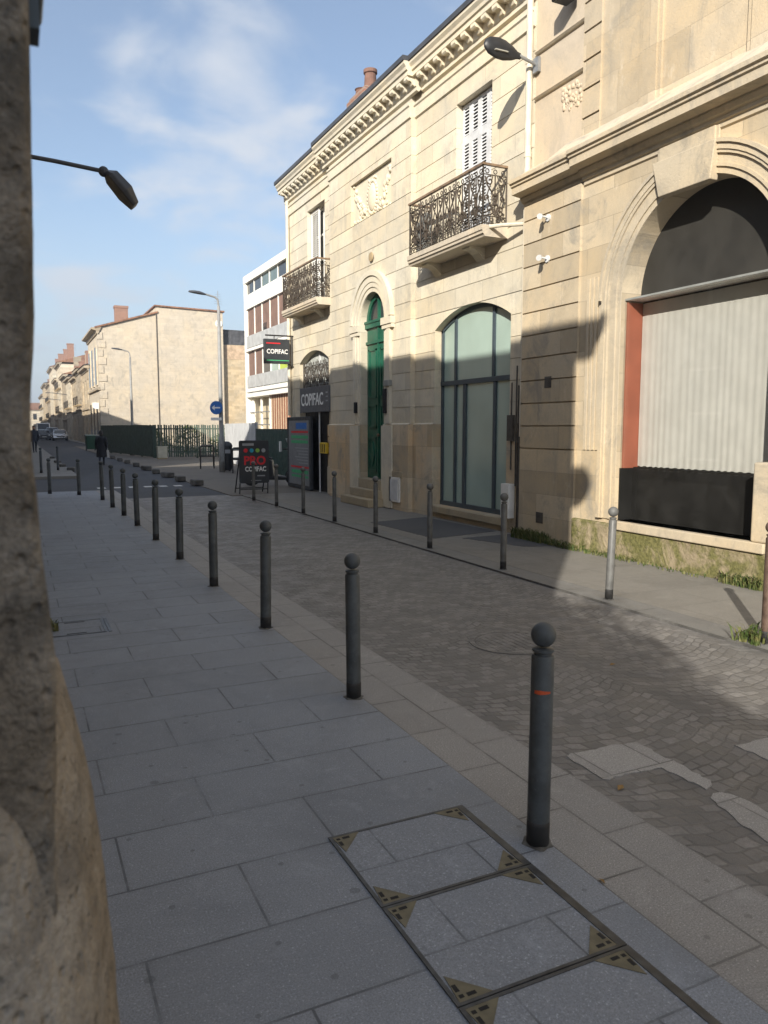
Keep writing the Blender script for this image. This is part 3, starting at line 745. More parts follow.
m = MB()
for X, a, b in ((CX, Y0, Y1), (CM, Y1, Y2), (CX, Y2, Y3)):
    mould(m, [(X, 7.40), (X-.035, 7.415), (X-.035, 7.60), (X-.06, 7.62), (X-.06, 7.66), (X, 7.67)], a, b)
m.build('string_course', 'stone_plain', C)
m = MB()
for X, a, b in ((CX, Y0, Y1-.30), (CM, Y1-.30, Y2+.30), (CX, Y2+.30, Y3+.12)):
    mould(m, [(X, 7.76), (X-.05, 7.78), (X-.05, 7.84), (X-.07, 7.85), (X-.07, 8.0), (X-.23, 8.01), (X-.23, 8.085), (X-.26, 8.10), (X-.27, 8.15), (X-.31, 8.20), (X-.31, 8.245), (X+.5, 8.28)], a, b)
m.build('cornice', 'stone_plain', C); corn = C.children[-1] if False else bpy.data.objects['cornice.001']
y = Y0 + .15
while y < Y3 - .02:
    X = CM if Y1 - .22 < y < Y2 + .22 else CX
    q = MB(); q.prism([(X-.07, 8.005), (X-.225, 8.005), (X-.228, 7.955), (X-.205, 7.93), (X-.165, 7.935), (X-.13, 7.915), (X-.11, 7.875), (X-.07, 7.86)], y-.065, y+.065, 'Y')
    q.build('modillion', 'stone_plain', corn); y += .305
m = MB()
for X, a, b in ((CX, Y0, Y1-.3), (CM, Y1-.3, Y2+.3), (CX, Y2+.3, Y3+.16)): m.box(X-.335, X-.18, a, b, 8.25, 8.335)
m.build('gutter', 'gutter', C)
m = MB(); m.add([(6.78, Y0, 8.34), (6.78, Y3+.1, 8.34), (12, Y3+.1, 10.6), (12, Y0, 10.6), (17.2, Y3+.1, 8.34), (17.2, Y0, 8.34)], [(0,1,2,3), (3,2,4,5), (0,3,5), (1,4,2), (0,5,4,1)]); rf = m.build('roof', 'slate', C)
m = MB(); m.box(8.05, 8.5, 17.95, 18.95, 8.4, 9.74); m.box(8.0, 8.55, 17.9, 19.0, 9.74, 9.84); m.box(8.05, 8.5, 17.95, 18.95, 9.84, 9.92); ch = m.build('chimney', 'brick', rf)
m = MB(); m.lathe([(.16, 10.05), (.14, 10.4), (.17, 10.42), (.17, 10.5), (.12, 10.5)], 16, (8.28, 18.15, -.13)); m.build('chimney_pot', 'terracotta', C)
m = MB(); m.lathe([(.16, 10.05), (.14, 10.22), (.17, 10.25), (.12, 10.26)], 16, (8.28, 18.7, -.13)); m.build('chimney_pot', 'terracotta', C)
# relief panel
m = MB(); m.box(CM+.07, CM+.10, 14.25, 16.3, 6.08, 6.96); rp = m.build('relief_panel', 'stone_plain', C)
m = MB(); m.smooth = True; X = CM + .07
m.ball((X, 15.28, 6.48), .20, 20, 12, (.38, 1, 1.45))
rnd = random.Random(3)
for sgn in (-1, 1):
    for k in range(64):
        u = rnd.random(); yy = 15.28 + sgn*(.26 + .68*u); zc = 6.20 + .66*(u**1.6) if k % 3 else 6.18 + .12*math.sin(u*6)
        r_ = .018 + .030*rnd.random()
        m.ball((X - .006, yy + rnd.uniform(-.05, .05), zc + rnd.uniform(-.09, .10)), r_, 7, 5, (1.1, 1 + .8*rnd.random(), 1 + .8*rnd.random()))
for k in range(26):
    a = k/26*2*math.pi; m.ball((X, 15.28 + .235*math.cos(a), 6.48 + .33*math.sin(a)), .035, 7, 5, (1.1, 1.2, 1.2))
for k in range(8): m.ball((X, 15.1 + k*.05, 6.83 + .03*math.sin(k)), .035, 7, 5)
m.build('carving', 'stone_plain', rp)
# door surround
m = MB()
ring(m, 15.15, 3.9, .605, .70, CM-.022, CM+.01, 1.74); ring(m, 15.15, 3.9, .70, .80, CM-.045, CM+.01, 1.74)
ring(m, 15.15, 3.9, .80, .93, CM-.062, CM+.01, 1.74); ring(m, 15.15, 3.9, .93, 1.04, CM-.095, CM+.01, None)
for s_ in (-1, 1):
    a, b = sorted((15.15 + s_*.6, 15.15 + s_*1.07)); m.box(CM-.10, CM, a, b, 3.74, 3.88); m.box(CM-.075, CM, a+.01, b-.01, 3.66, 3.74)
    m.box(CM-.085, CM-.03, a, b-.0, .02, 1.70)
m.build('door_surround', 'stone_plain', C)
m = MB(); m.lathe([(.10, CM-.03), (.09, CM-.05), (.02, CM-.055)], 20, (0, 15.15, 5.22), 'X'); m.build('number_plaque', 'stone_low', C)
m = MB(); m.box(6.52, CM-.01, 14.45, 15.95, .005, .17); m.box(6.70, CM-.01, 14.52, 15.85, .17, .345); m.box(6.86, CM+.14, 14.56, 15.74, .345, .55)
m.build('steps', 'stone_step', C, bevel=.012)
DX = CM + .15
m = MB(); m.box(DX, DX+.06, 14.55, 15.14, .55, 3.86); m.box(DX, DX+.06, 15.16, 15.75, .55, 3.86)
m.box(DX-.03, DX, 15.125, 15.175, .58, 3.78)
for yc in (14.85, 15.45):
    for z0, z1 in ((.70, 1.45), (1.65, 2.15), (2.3, 3.35)):
        for a, b, c, d in ((yc-.20, yc+.20, z0, z0+.04), (yc-.20, yc+.20, z1-.04, z1), (yc-.20, yc-.16, z0, z1), (yc+.16, yc+.20, z0, z1)): m.box(DX-.022, DX, a, b, c, d)
        if z0 < 1: m.prism([(yc, z0+.1), (yc+.11, (z0+z1)/2), (yc, z1-.1), (yc-.11, (z0+z1)/2)], DX-.03, DX, 'X')
m.box(DX-.06, DX+.06, 14.55, 15.75, 3.80, 3.92); m.box(DX-.08, DX, 14.55, 15.75, 3.90, 3.95); m.box(DX-.04, DX, 14.55, 15.75, 3.46, 3.52)
dr = m.build('door', 'green', C)
m = MB(); ring(m, 15.15, 3.9, .50, .62, DX-.02, DX+.06, None, 20); m.box(DX-.02, DX+.05, 15.12, 15.18, 3.93, 4.5); m.build('fanlight_frame', 'green', dr)
m = MB(); ring(m, 15.15, 3.9, .01, .52, DX+.03, DX+.04, None, 20); m.build('fanlight_pane', 'dglass', dr)
m = MB(); m.ball((DX-.05, 15.08, 1.5), .035, 12, 8); m.build('door_knob', 'iron_brown', dr)
for (a, b, c, d, mt, nm) in ((15.86, 15.96, 1.98, 2.22, 'slot', 'bell_plate'), (14.32, 14.46, 1.95, 2.45, 'slot', 'mail_box'), (14.2, 14.42, 2.5, 2.62, 'cab_grey', 'wall_plate')):
    m = MB(); m.box(CM-.10, CM-.002, a, b, c, d); m.build(nm, mt, C, bevel=.01)
m = MB(); m.box(CM-.085, CM-.046, 13.72, 14.18, .16, .66); gb = m.build('meter_box', 'white', C, bevel=.008)
m = MB(); m.box(CM-.09, CM-.085, 13.78, 14.12, .20, .62); m.build('meter_door', 'shutter', gb)
m = MB(); m.box(CM-.068, CM-.044, 13.64, 14.26, .66, .78); m.box(CM-.068, CM-.044, 14.19, 14.26, .16, .66); m.build('meter_surround', 'stone_step', C)
# wide glazed shopfront in the near bay
GX = CX + .14
fr = MB()
for a, b, c, d in ((10.2, 10.26, .22, 3.42), (12.55, 12.62, .22, 3.42), (12.08, 12.15, 2.50, 3.66), (10.86, 10.93, 2.50, 3.64), (12.08, 12.15, .3, 2.42), (11.74, 11.84, .3, 2.42), (10.80, 10.88, .3, 2.42)): fr.box(GX, GX+.06, a, b, c, d)
fr.box(GX-.01, GX+.06, 10.2, 12.62, 2.42, 2.50); fr.box(GX-.01, GX+.06, 10.2, 12.62, .22, .30)
N = 14
for k in range(N):
    ya, yb = 10.2 + 2.42*k/N, 10.2 + 2.42*(k+1)/N
    def top(y_): 
        w_ = 1.21; s_ = .32; rr = (w_*w_+s_*s_)/(2*s_); return 3.74 - rr + math.sqrt(rr*rr - (y_-11.41)**2)
    fr.add([(GX, ya, top(ya)-.06), (GX, yb, top(yb)-.06), (GX, yb, top(yb)), (GX, ya, top(ya)), (GX+.06, ya, top(ya)-.06), (GX+.06, yb, top(yb)-.06), (GX+.06, yb, top(yb)), (GX+.06, ya, top(ya))], [(0,1,2,3), (4,5,6,7), (0,1,5,4), (3,2,6,7)])
sf = fr.build('glazed_shopfront', 'frame_blue', C)
for a, b, c, d in ((10.26, 10.86, 2.5, 3.6), (10.93, 12.08, 2.5, 3.72), (12.15, 12.55, 2.5, 3.6), (10.26, 10.80, .3, 2.42), (10.88, 11.74, .3, 2.42), (11.84, 12.08, .3, 2.42), (12.15, 12.55, .3, 2.42)):
    q = MB(); q.box(GX+.03, GX+.036, a-.005, b+.005, c-.005, d); q.build('pane', 'frost', sf)
m = MB(); m.box(CX-.13, CX-.047, 10.15, 12.66, .10, .22); m.build('sill', 'stone_step', C, bevel=.01)
# upper french windows
def louvre_leaf(mb, X, y0, y1, z0, z1, cuts=(.5,)):
    w = .055; zs = [z0] + [z0 + (z1-z0)*c for c in cuts] + [z1]
    mb.box(X, X+.035, y0, y0+w, z0, z1); mb.box(X, X+.035, y1-w, y1, z0, z1)
    for a, b in zip(zs, zs[1:]):
        mb.box(X+.001, X+.034, y0+w, y1-w, a, a+.09); mb.box(X+.001, X+.034, y0+w, y1-w, b-.05, b)
        n = int((b-a-.15)/.05)
        for k in range(n):
            z = a + .10 + k*(b-a-.15)/n; mb.quad((X+.004, y0+w, z), (X+.004, y1-w, z), (X+.026, y1-w, z+.036), (X+.026, y0+w, z+.036))
for k in range(4):
    m = MB(); louvre_leaf(m, CX+.12, 10.83+k*.272, 10.83+(k+1)*.272-.006, 4.80, 7.10, (.42, .74)); m.build('louvred_shutter', 'shutter', C)
m = MB(); m.box(CX+.2, CX+.21, 10.82, 11.92, 4.78, 7.12); m.build('window_backing', 'room', C)
m = MB(); WX = CX + .22
for a, b in ((18.15, 18.21), (19.34, 19.4), (18.73, 18.82)): m.box(WX, WX+.05, a, b, 4.78, 7.18)
for z in (4.78, 5.3, 5.9, 6.5, 7.12): m.box(WX+.004, WX+.046, 18.15, 19.4, z, z+.05)
wf = m.build('french_window', 'white', C)
m = MB(); m.box(WX+.02, WX+.026, 18.15, 19.4, 4.78, 7.18); m.build('pane', 'dglass', wf)
m = MB(); louvre_leaf(m, CX+.10, 18.80, 19.38, 4.80, 7.14, (.45,)); m.build('louvred_shutter', 'white', C)
# balconies
def spiral(c, r0, r1, a0, turns, n=14):
    return [(c[0] + (r0+(r1-r0)*k/n)*math.cos(a0+turns*2*math.pi*k/n), c[1] + (r0+(r1-r0)*k/n)*math.sin(a0+turns*2*math.pi*k/n)) for k in range(n+1)]
def railing(mb, p0, p1, z0, z1, mod=.40):
    p0 = Vector(p0); p1 = Vector(p1); L = (p1-p0).length; d = (p1-p0)/L
    def P(u, z): q = p0 + d*u; return (q.x, q.y, z)
    H = z1 - z0
    for z in (z0+.03, z0+.14, z1-.13): mb.tube([P(0, z), P(L, z)], .009, 5)
    n = max(1, round(L/mod)); w = L/n
    for k in range(n+1): mb.tube([P(k*w, z0), P(k*w, z1)], .013 if k in (0, n) else .010, 6)
    for k in range(n):
        u = k*w; c = u + w/2; zm = (z0+z1)/2
        def S(pts, r=.0085): mb.tube([P(a, b) for a, b in pts], r*1.35, 5, False)
        for s_ in (-1, 1):
            S(spiral((c + s_*w*.22, z1-.22), .012, .075, 0 if s_ > 0 else math.pi, 1.3*s_))
            S(spiral((c + s_*w*.22, z0+.24), .012, .085, math.pi if s_ > 0 else 0, 1.3*s_))
            S([(c + s_*w*.42, z1-.16), (c + s_*w*.34, zm+.16), (c + s_*w*.12, zm+.05), (c + s_*w*.05, zm-.10), (c + s_*w*.20, zm-.2), (c + s_*w*.40, z0+.18)], .009)
            S([(c + s_*w*.10, z1-.14), (c + s_*w*.16, zm+.2), (c + s_*w*.34, zm), (c + s_*w*.22, zm-.12), (c + s_*w*.04, z0+.16)], .007)
            S(spiral((c + s_*w*.33, zm-.03), .01, .05, 0, -1.2*s_, 10))
            S([(c + s_*w*.48, z0+.14), (c + s_*w*.46, zm), (c + s_*w*.48, z1-.13)], .006)
        S([(c, z0+.14), (c, z1-.13)], .008)
        for zc in (zm+.02, z0+.32): mb.ball(P(c, zc), .032, 8, 6)
        for j in range(3): S([(a, b) for a, b in spiral((u + w*(j+.5)/3, z1-.08), .032, .032, 0, 1, 8)], .006)
        for j in range(4): S([(a, b) for a, b in spiral((u + w*(j+.5)/4, z0+.085), .030, .030, 0, 1, 8)], .006)
def balcony(ya, yb, X):
    fx = 6.575
    m = MB(); mould(m, [(X, 4.575), (fx+.06, 4.575), (fx+.05, 4.60), (fx+.02, 4.62), (fx+.02, 4.655), (fx, 4.67), (fx, 4.745), (X, 4.755)], ya, yb); b = m.build('balcony', 'stone_pale', C)
    for yc in (ya+.75, yb-.35):
        q = MB(); q.prism([(X, 4.575), (X-.30, 4.575), (X-.29, 4.55), (X-.2, 4.53), (X-.11, 4.48), (X-.04, 4.40), (X, 4.37)], yc-.11, yc+.11, 'Y')
        q.build('bracket', 'stone_plain', b)
    r = MB(); railing(r, (fx+.04, ya+.04, 0), (fx+.04, yb-.04, 0), 4.75, 5.63); railing(r, (X, ya+.04, 0), (fx+.04, ya+.04, 0), 4.75, 5.63); railing(r, (X, yb-.04, 0), (fx+.04, yb-.04, 0), 4.75, 5.63)
    r.build('railing', 'wrought', b)
    h = MB(); h.box(fx+.015, fx+.07, ya+.01, yb-.01, 5.63, 5.665); h.box(fx+.07, X, ya+.015, ya+.065, 5.63, 5.662); h.box(fx+.07, X, yb-.065, yb-.015, 5.63, 5.662); h.build('handrail', 'iron_brown', b)
balcony(10.33, 12.83, CX); balcony(17.55, 20.15, CX)
m = MB(); m.box(6.66, 6.74, 12.2, 12.62, 4.76, 5.28); m.ball((6.72, 12.4, 5.3), .16, 10, 8, (.5, 1.2, .8)); m.build('planter_box', 'cab_grey', C)
# drainpipes
m = MB(); m.tube([(6.99, 9.76, 8.0), (6.99, 9.76, 1.5)], .048, 12)
for z in (6.9, 5.6, 4.2, 2.9): m.lathe([(.055, z), (.055, z+.07)], 12, (6.99, 9.76, 0))
dp = m.build('drainpipe', 'pipe_white', C)
m = MB(); m.tube([(6.99, 9.76, 1.5), (6.99, 9.76, .02)], .055, 12); m.lathe([(.068, 1.42), (.068, 1.52)], 12, (6.99, 9.76, 0)); m.build('pipe_foot', 'pipe_iron', dp)
m = MB(); m.tube([(6.99, 20.82, 7.8), (6.99, 20.82, 2.0)], .045, 10); m.build('drainpipe', 'pipe_white', C)
m = MB(); m.tube([(6.96, 9.78, 4.66), (6.80, 10.1, 4.70), (6.72, 10.32, 4.72)], .03, 8); m.build('overflow_pipe', 'pipe_white', C)
m = MB(); m.box(CX-.16, CX-.046, 9.95, 10.17, .24, .78); m.build('electric_box', 'white', C, bevel=.008)
m = MB()
for a, z0, z1 in ((9.88, .1, 2.3), (9.93, .75, 2.6), (10.06, 1.0, 2.35)): m.tube([(CX-.055, a, z0), (CX-.06, a, (z0+z1)/2), (CX-.055, a, z1)], .012, 6)
m.box(CX-.10, CX-.045, 9.98, 10.12, 1.45, 1.85); m.build('wall_conduit', 'pipe_iron', C)
# shop bay: small arched window with grille, dark entrance below
SX = CX + .16
m = MB()
for a, b, c, d in ((17.95, 18.02, 2.6, 3.40), (20.05, 20.12, 2.6, 3.38), (19.0, 19.06, 2.6, 3.62)): m.box(SX, SX+.05, a, b, c, d)
m.box(SX, SX+.05, 17.95, 20.12, 2.98, 3.04); aw = m.build('arched_window', 'shutter', C)
m = MB(); m.box(SX+.03, SX+.035, 17.95, 20.12, 2.5, 3.64); m.build('pane', 'net', aw)
m = MB(); railing(m, (SX-.06, 17.98, 0), (SX-.06, 20.08, 0), 2.66, 3.42, .5); m.build('window_grille', 'pipe_iron', aw)
m = MB(); m.box(SX, SX+.06, 17.95, 20.12, 0, 2.55); m.build('entrance_door', 'black_panel', C)
m = MB(); m.tube([(6.97, 18.42, .02), (6.97, 18.42, 2.1)], .022, 8); m.build('entrance_pole', 'shutter', C)
m = MB(); m.box(6.88, 6.96, 17.76, 18.2, 1.02, 1.29); o = m.build('letter_box', 'yellow', C, bevel=.01)
m = MB(); 
for k in range(3): m.box(6.875, 6.88, 17.83 + k*.12, 17.87 + k*.12, 1.05, 1.25)
m.build('letter_box_slot', 'slot', o)
m = MB(); m.box(CX-.075, CX-.046, 17.62, 17.92, .02, .70); m.build('pale_patch_panel', 'stone_pale', C)
m = MB(); gz = lambda pts: m.tube([(CX-.05, a, b) for a, b in pts], .012, 5)
gz([(17.90, 1.44), (17.78, 1.45)]); gz([(17.84, 1.45), (17.84, 1.18)]); gz([(17.73, 1.18), (17.73, 1.42), (17.69, 1.28), (17.65, 1.42), (17.64, 1.18)])
m.build('graffiti', 'graffiti', C)

# ================================================================== arched stone building on the right
RX = 6.93
B = thing('arched_building', 'sunlit stone building with a wide arched window behind a white curtain', 'building', (6.93, 6.5, 0))
YA = 9.685; YC, ZS, RR = 6.50, 3.27, 1.13
arch = roundarch(YC, RR, .47, ZS, .36, 26)
grr = [1.35 + .33*k for k in range(0, 11)]
m = MB(); wall(m, RX, -6, 8.42, .42, 4.86, [arch]); m.build('wall', 'stone_r', B)
m = MB(); wall(m, RX-.035, 8.42, YA, 0, 4.86, [], grr, gw=.010, gd=.024, ret=.06); m.build('drafted_pier', 'stone_r', B)
m = MB(); m.box(RX-.06, RX+.2, 7.66, 8.419, -.05, .42); m.box(RX-.045, RX+.2, 5.34, 7.66, -.05, .36); m.box(RX-.06, RX+.2, -6, 5.34, -.05, .42); m.build('plinth', 'moss', B, bevel=.02)
m = MB(); m.box(RX-.085, RX+.34, 5.36, 7.65, .36, .47); m.build('window_sill', 'stone_r_plain', B, bevel=.012)
m = MB(); m.box(7.62, 17, -6, YA-.01, 0, 9.4); m.build('back_wall', 'stone_r_plain', B)
m = MB(); m.box(7.55, 7.61, 5.2, 7.8, 0, 4.6); m.box(7.28, 7.55, 5.30, 5.36, .2, 4.5); m.box(7.28, 7.55, 7.64, 7.70, .2, 4.5); m.build('room_lining', 'room', B)
m = MB(); m.box(RX-.07, RX+.24, 5.2, 5.535, .472, 1.30); m.build('pier_base', 'stone_r_plain', B, bevel=.02)
# archivolt mouldings and keystone
m = MB()
ring(m, YC, ZS, 1.131, 1.20, RX-.012, RX+.02, .48, 36); ring(m, YC, ZS, 1.20, 1.235, RX-.032, RX+.02, .48, 36); ring(m, YC, ZS, 1.235, 1.33, RX-.022, RX+.02, .48, 36)
ring(m, YC, ZS, 1.33, 1.365, RX-.048, RX+.02, .48, 36); ring(m, YC, ZS, 1.365, 1.43, RX-.062, RX+.02, .48, 36); ring(m, YC, ZS, 1.43, 1.47, RX-.085, RX+.02, None, 36)
m.build('archivolt', 'stone_r_plain', B)
m = MB(); 
for a in (7.98, 8.06, 8.14, 8.22): m.box(RX-.018, RX+.01, a, a+.045, 1.36, 3.6)
m.build('reeded_strip', 'stone_r_plain', B)
m = MB(); m.prism([(6.24, 4.30), (6.19, 4.70), (7.09, 4.70), (6.98, 4.30)], RX-.10, RX+.02, 'X'); m.build('keystone', 'stone_r_plain', B, bevel=.01)
m = MB(); m.box(RX-.05, RX+.02, 6.24, 7.04, 4.70, 4.86); m.box(RX-.03, RX, 6.20, 7.08, 4.705, 4.86); m.build('key_block', 'stone_r_plain', B, bevel=.008)
# cornice with sloped ledge
m = MB()
for X, a, b in ((RX-.03, 8.38, YA+.05), (RX-.075, -6, 8.38)):
    mould(m, [(X+.09, 4.80), (X+.05, 4.82), (X+.05, 4.87), (X+.02, 4.88), (X+.02, 4.92), (X-.02, 4.935), (X-.05, 4.98), (X-.05, 5.0), (X-.20, 5.02), (X-.20, 5.115), (X-.225, 5.125), (X-.225, 5.15), (X-.255, 5.165), (X-.255, 5.215), (X+.15, 5.24)], a, b)
m.build('cornice', 'stone_r_plain', B)
m = MB(); mould(m, [(6.70, 5.236), (6.70, 5.27), (7.02, 5.53), (7.10, 5.53)], -6, 8.9); mould(m, [(6.74, 5.232), (6.74, 5.255), (7.02, 5.44), (7.10, 5.44)], 8.9, YA+.02); m.build('ledge', 'stone_pale', B)
# upper storey
UX = 7.02
m = MB(); wall(m, UX, -6, 8.56, 5.45, 9.3, []); m.build('upper_wall', 'stone_r_up', B)
m = MB(); wall(m, UX-.03, 8.22, 8.56, 5.45, 9.3, [], [5.72 + .36*k for k in range(10)], gw=.014, gd=.03, ret=.05); m.build('drafted_pilaster', 'stone_r_up', B)
for a, b in ((7.17, 7.52), (5.62, 5.98), (3.2, 3.55)):
    m = MB(); wall(m, UX-.03, a, b, 5.45, 9.3, [], ret=.05); wall(m, UX-.05, a+.06, b-.06, 5.45, 9.3, [], ret=.05); m.build('pilaster', 'stone_r_up', B)
m = MB(); wall(m, UX+.04, 8.56, YA, 5.3, 9.3, [], ret=.1); m.build('end_bay', 'pinkish', B)
for z in (6.36, 6.98):
    m = MB(); mould(m, [(UX+.04, z), (UX+.01, z+.01), (UX-.015, z+.035), (UX+.04, z+.045)], 8.56, YA-.02); m.build('end_bay_ledge', 'stone_r_plain', B)
m = MB(); m.smooth = True
for k in range(60): m.ball((UX+.04, 8.66 + rnd.random()*.40, 5.98 + rnd.random()*.32), .012 + .02*rnd.random(), 7, 5, (.8, 1, 1.3))
m.build('carving', 'pinkish', B)
m = MB(); mould(m, [(UX, 8.7), (UX-.1, 8.75), (UX-.25, 9.2), (UX-.3, 9.4), (UX+.6, 9.45)], -6, YA); m.build('top_cornice', 'stone_r_plain', B)
m = MB(); m.add([(6.72, -6, 9.46), (6.72, YA, 9.46), (12, YA, 11.6), (12, -6, 11.6), (17.2, YA, 9.46), (17.2, -6, 9.46)], [(0,1,2,3), (3,2,4,5), (0,3,5), (1,4,2), (0,5,4,1)]); m.build('roof', 'slate', B)
# window: dark tympanum board, rail, red side lining, curtain, charcoal apron
PX = RX + .345
m = MB(); ring(m, YC, ZS, .001, RR+.02, PX-.03, PX+.01, None, 30); m.build('tympanum', 'tympanum', B)
m = MB(); m.box(RX+.07, PX, YC-RR+.004, YC+RR-.004, 3.235, 3.25); wr = m.build('window_shelf', 'white', B)
m = MB(); m.box(RX+.055, RX+.07, YC-RR+.004, YC+RR-.004, 3.234, 3.258); m.build('rail', 'cab_grey', wr)
m = MB(); m.box(RX+.06, RX+.075, YC-RR+.004, YC+RR-.004, 1.14, 3.215); m.build('pane', 'glass', wr)
m = MB(); m.box(RX+.085, PX, YC+RR-.03, YC+RR-.006, 1.14, 3.214); m.build('side_lining', 'red', B)
m = MB(); m.box(RX+.27, RX+.31, YC-RR, YC+RR, .47, 1.15); m.box(RX+.26, RX+.27, YC-RR+.005, YC-RR+.09, .47, 1.15); m.box(RX+.26, RX+.27, YC+RR-.09, YC+RR-.02, .47, 1.15)
m.box(RX+.05, RX+.26, YC+RR-.02, YC+RR-.004, .47, 1.139)
m.build('apron_panel', 'black_panel', B)
m = MB(); m.smooth = True; N = 300; ya, yb = YC-RR+.01, YC+RR-.035; A = []; Bt = []
def amp(k):
    y_ = ya + (yb-ya)*k/N; ph = y_*2*math.pi/.105 + .9*math.sin(y_*5.1) + .6*math.sin(y_*13)
    return math.copysign(abs(math.sin(ph))**.6, math.sin(ph)), y_
tops = []; rows = [3.212, 2.6, 2.0, 1.5, 1.24, 1.16]
grid = []
for i, z in enumerate(rows):
    row = []
    for k in range(N+1):
        s_, y_ = amp(k); zz_ = z + (.004*s_ if i == len(rows)-1 else 0)
        row.append((PX - .02 + s_*(.0009 + .0012*i/5), y_, zz_))
    grid.append(row)
for a, b in zip(grid, grid[1:]): m.strip(a, b)
m.build('curtain', 'curtain', B, recalc=False, weld=True)
# fixtures on the pier
for z, ln, nm in ((4.58, .20, 'lamp'), (4.02, .20, 'spot')):
    m = MB(); m.lathe([(.05, RX-.055), (.05, RX-.035)], 12, (0, 9.1, z), 'X'); m.tube([(RX-.04, 9.1, z), (RX-.16, 9.1, z+.01)], .014, 8)
    sp_ = m.build('spotlight', 'shutter', B); m = MB(); m.tube([(RX-.14, 9.14, z+.03), (RX-.22, 9.06, z-.01)], .042, 12, radii=[.026, .04]); m.build('spotlight_head', 'shutter', sp_)
for y_, z, w in ((9.03, 2.30, .15), (9.16, .34, .16)):
    m = MB(); m.box(RX-.042, RX-.02, y_-w/2, y_+w/2, z-.08, z+.08)
    for k in range(4): m.box(RX-.046, RX-.042, y_-w/2+.01, y_+w/2-.01, z-.06+k*.035, z-.045+k*.035)
    m.build('vent_grille', 'pipe_iron', B)
m = MB(); m.box(RX-.20, RX+.06, 8.72, 8.94, 7.30, 7.5); m.build('floodlight', 'black', B, bevel=.02)

# ================================================================== bollards
def bollard(label, group, post='bollard', r=.042, H=.88):
    t = thing('bollard', label, 'bollard', (0, 0, 0), group)
    m = MB(); m.smooth = True
    m.lathe([(r, .0), (r, H-.135), (r-.003, H-.128), (r-.010, H-.126), (r-.010, H-.118), (r-.002, H-.112), (r-.002, H-.104), (r-.014, H-.10)], 28); o = m.build('post', post, t)
    e = o.modifiers.new('edge', 'EDGE_SPLIT'); e.split_angle = R(35)
    m = MB(); m.smooth = True; m.ball((0, 0, H-.048), .049, 28, 18); m.build('ball', post, t)
    m = MB(); m.lathe([(r+.016, .0005), (r+.012, .003), (r+.006, .005), (r, .008)], 40); m.v = [(x*(1+.16*math.sin(3*math.atan2(y, x)+1)), y*(1+.12*math.sin(5*math.atan2(y, x))), z) for x, y, z in m.v]; m.build('mortar_collar', 'collar', t)
    m = MB(); m.smooth = True; m.lathe([(r+.001, .0), (r+.0012, .085), (r+.0002, .10)], 28); o = m.build('foot', 'bollard_base', t)
    return t
ordn = ['nearest', 'second', 'third', 'fourth', 'fifth', 'sixth', 'seventh', 'eighth', 'ninth', 'tenth']
GL = 'ball-topped bollards along the near pavement edge'
b0 = bollard('nearest dark grey ball-topped bollard, marked with a small orange sticker, beside the pavement cover', GL, r=.0445, H=.90)
spots = [(1.81, 2.37), (1.81, 4.23), (1.805, 6.07), (1.81, 7.95), (1.81, 9.8), (1.81, 11.65), (1.80, 13.5), (1.79, 15.2), (1.77, 16.9), (1.75, 18.75)]
for i, (x, y) in enumerate(spots):
    if i == 0: b0.location = (x, y, 0); b0.rotation_euler = (0, R(.5), .2)
    else:
        lab = '%s dark ball-topped bollard of the near row, counted from the orange-marked one' % ordn[i]
        q = dup(b0, (x, y, 0), i*1.1, lab, GL); q.rotation_euler = (R(random.uniform(-1, 1)), R(random.uniform(-1, 1)), i)
GC = 'bollards at the corner and on the island of the side street'
for x, y, z, lab in ((1.36, 20.4, 0, 'dark bollard standing alone at the far end of the near pavement'), (.72, 21.1, 0, 'dark bollard at the side street corner beside the rough wall edge'),
                     (1.40, 31.5, .07, 'farther bollard across the side street, right of its neighbour'), (.77, 29.7, .07, 'bollard across the side street nearest the rough wall edge')):
    dup(b0, (x, y, z), 1.3, lab, GC)
m = MB(); A = []; Bq = []
for k in range(7):
    a = R(180 + k*13 + 5); w = .0065 * (1 - abs(k-2)/6); A.append((.0482*math.cos(a), .0482*math.sin(a), .632 - w)); Bq.append((.0482*math.cos(a), .0482*math.sin(a), .636 + w))
m.strip(A, Bq); st = m.build('orange_sticker', 'orange'); st.parent = b0
GR = 'slim bollards along the opposite pavement edge'
c0 = bollard('slim pale grey bollard leaning slightly in the sun below the arched window', GR, 'bollard_pale', r=.037, H=.90)
c0.location = (5.12, 5.68, 0); c0.rotation_euler = (0, R(1.6), 0)
d0 = bollard('slim grey bollard on the opposite kerb in front of the wide glazed shopfront', GR, 'bollard_mid', r=.036, H=.90); d0.location = (5.10, 7.45, 0)
rn = ['', 'second', 'third', 'fourth', 'fifth', 'sixth', 'seventh']
ys = [7.45, 9.22, 10.95, 12.6, 14.1, 15.6, 17.05]
for i in range(1, 7): dup(d0, (5.10 - .008*i*i*.9, ys[i], 0), i*.7, '%s slim grey bollard on the opposite kerb, counting away from the sunlit pale one' % rn[i], GR)
e0 = bollard('rust brown bollard with weeds at its foot at the right edge of the photo', GR, 'rust', r=.042, H=.95); e0.location = (5.15, 3.96, 0)

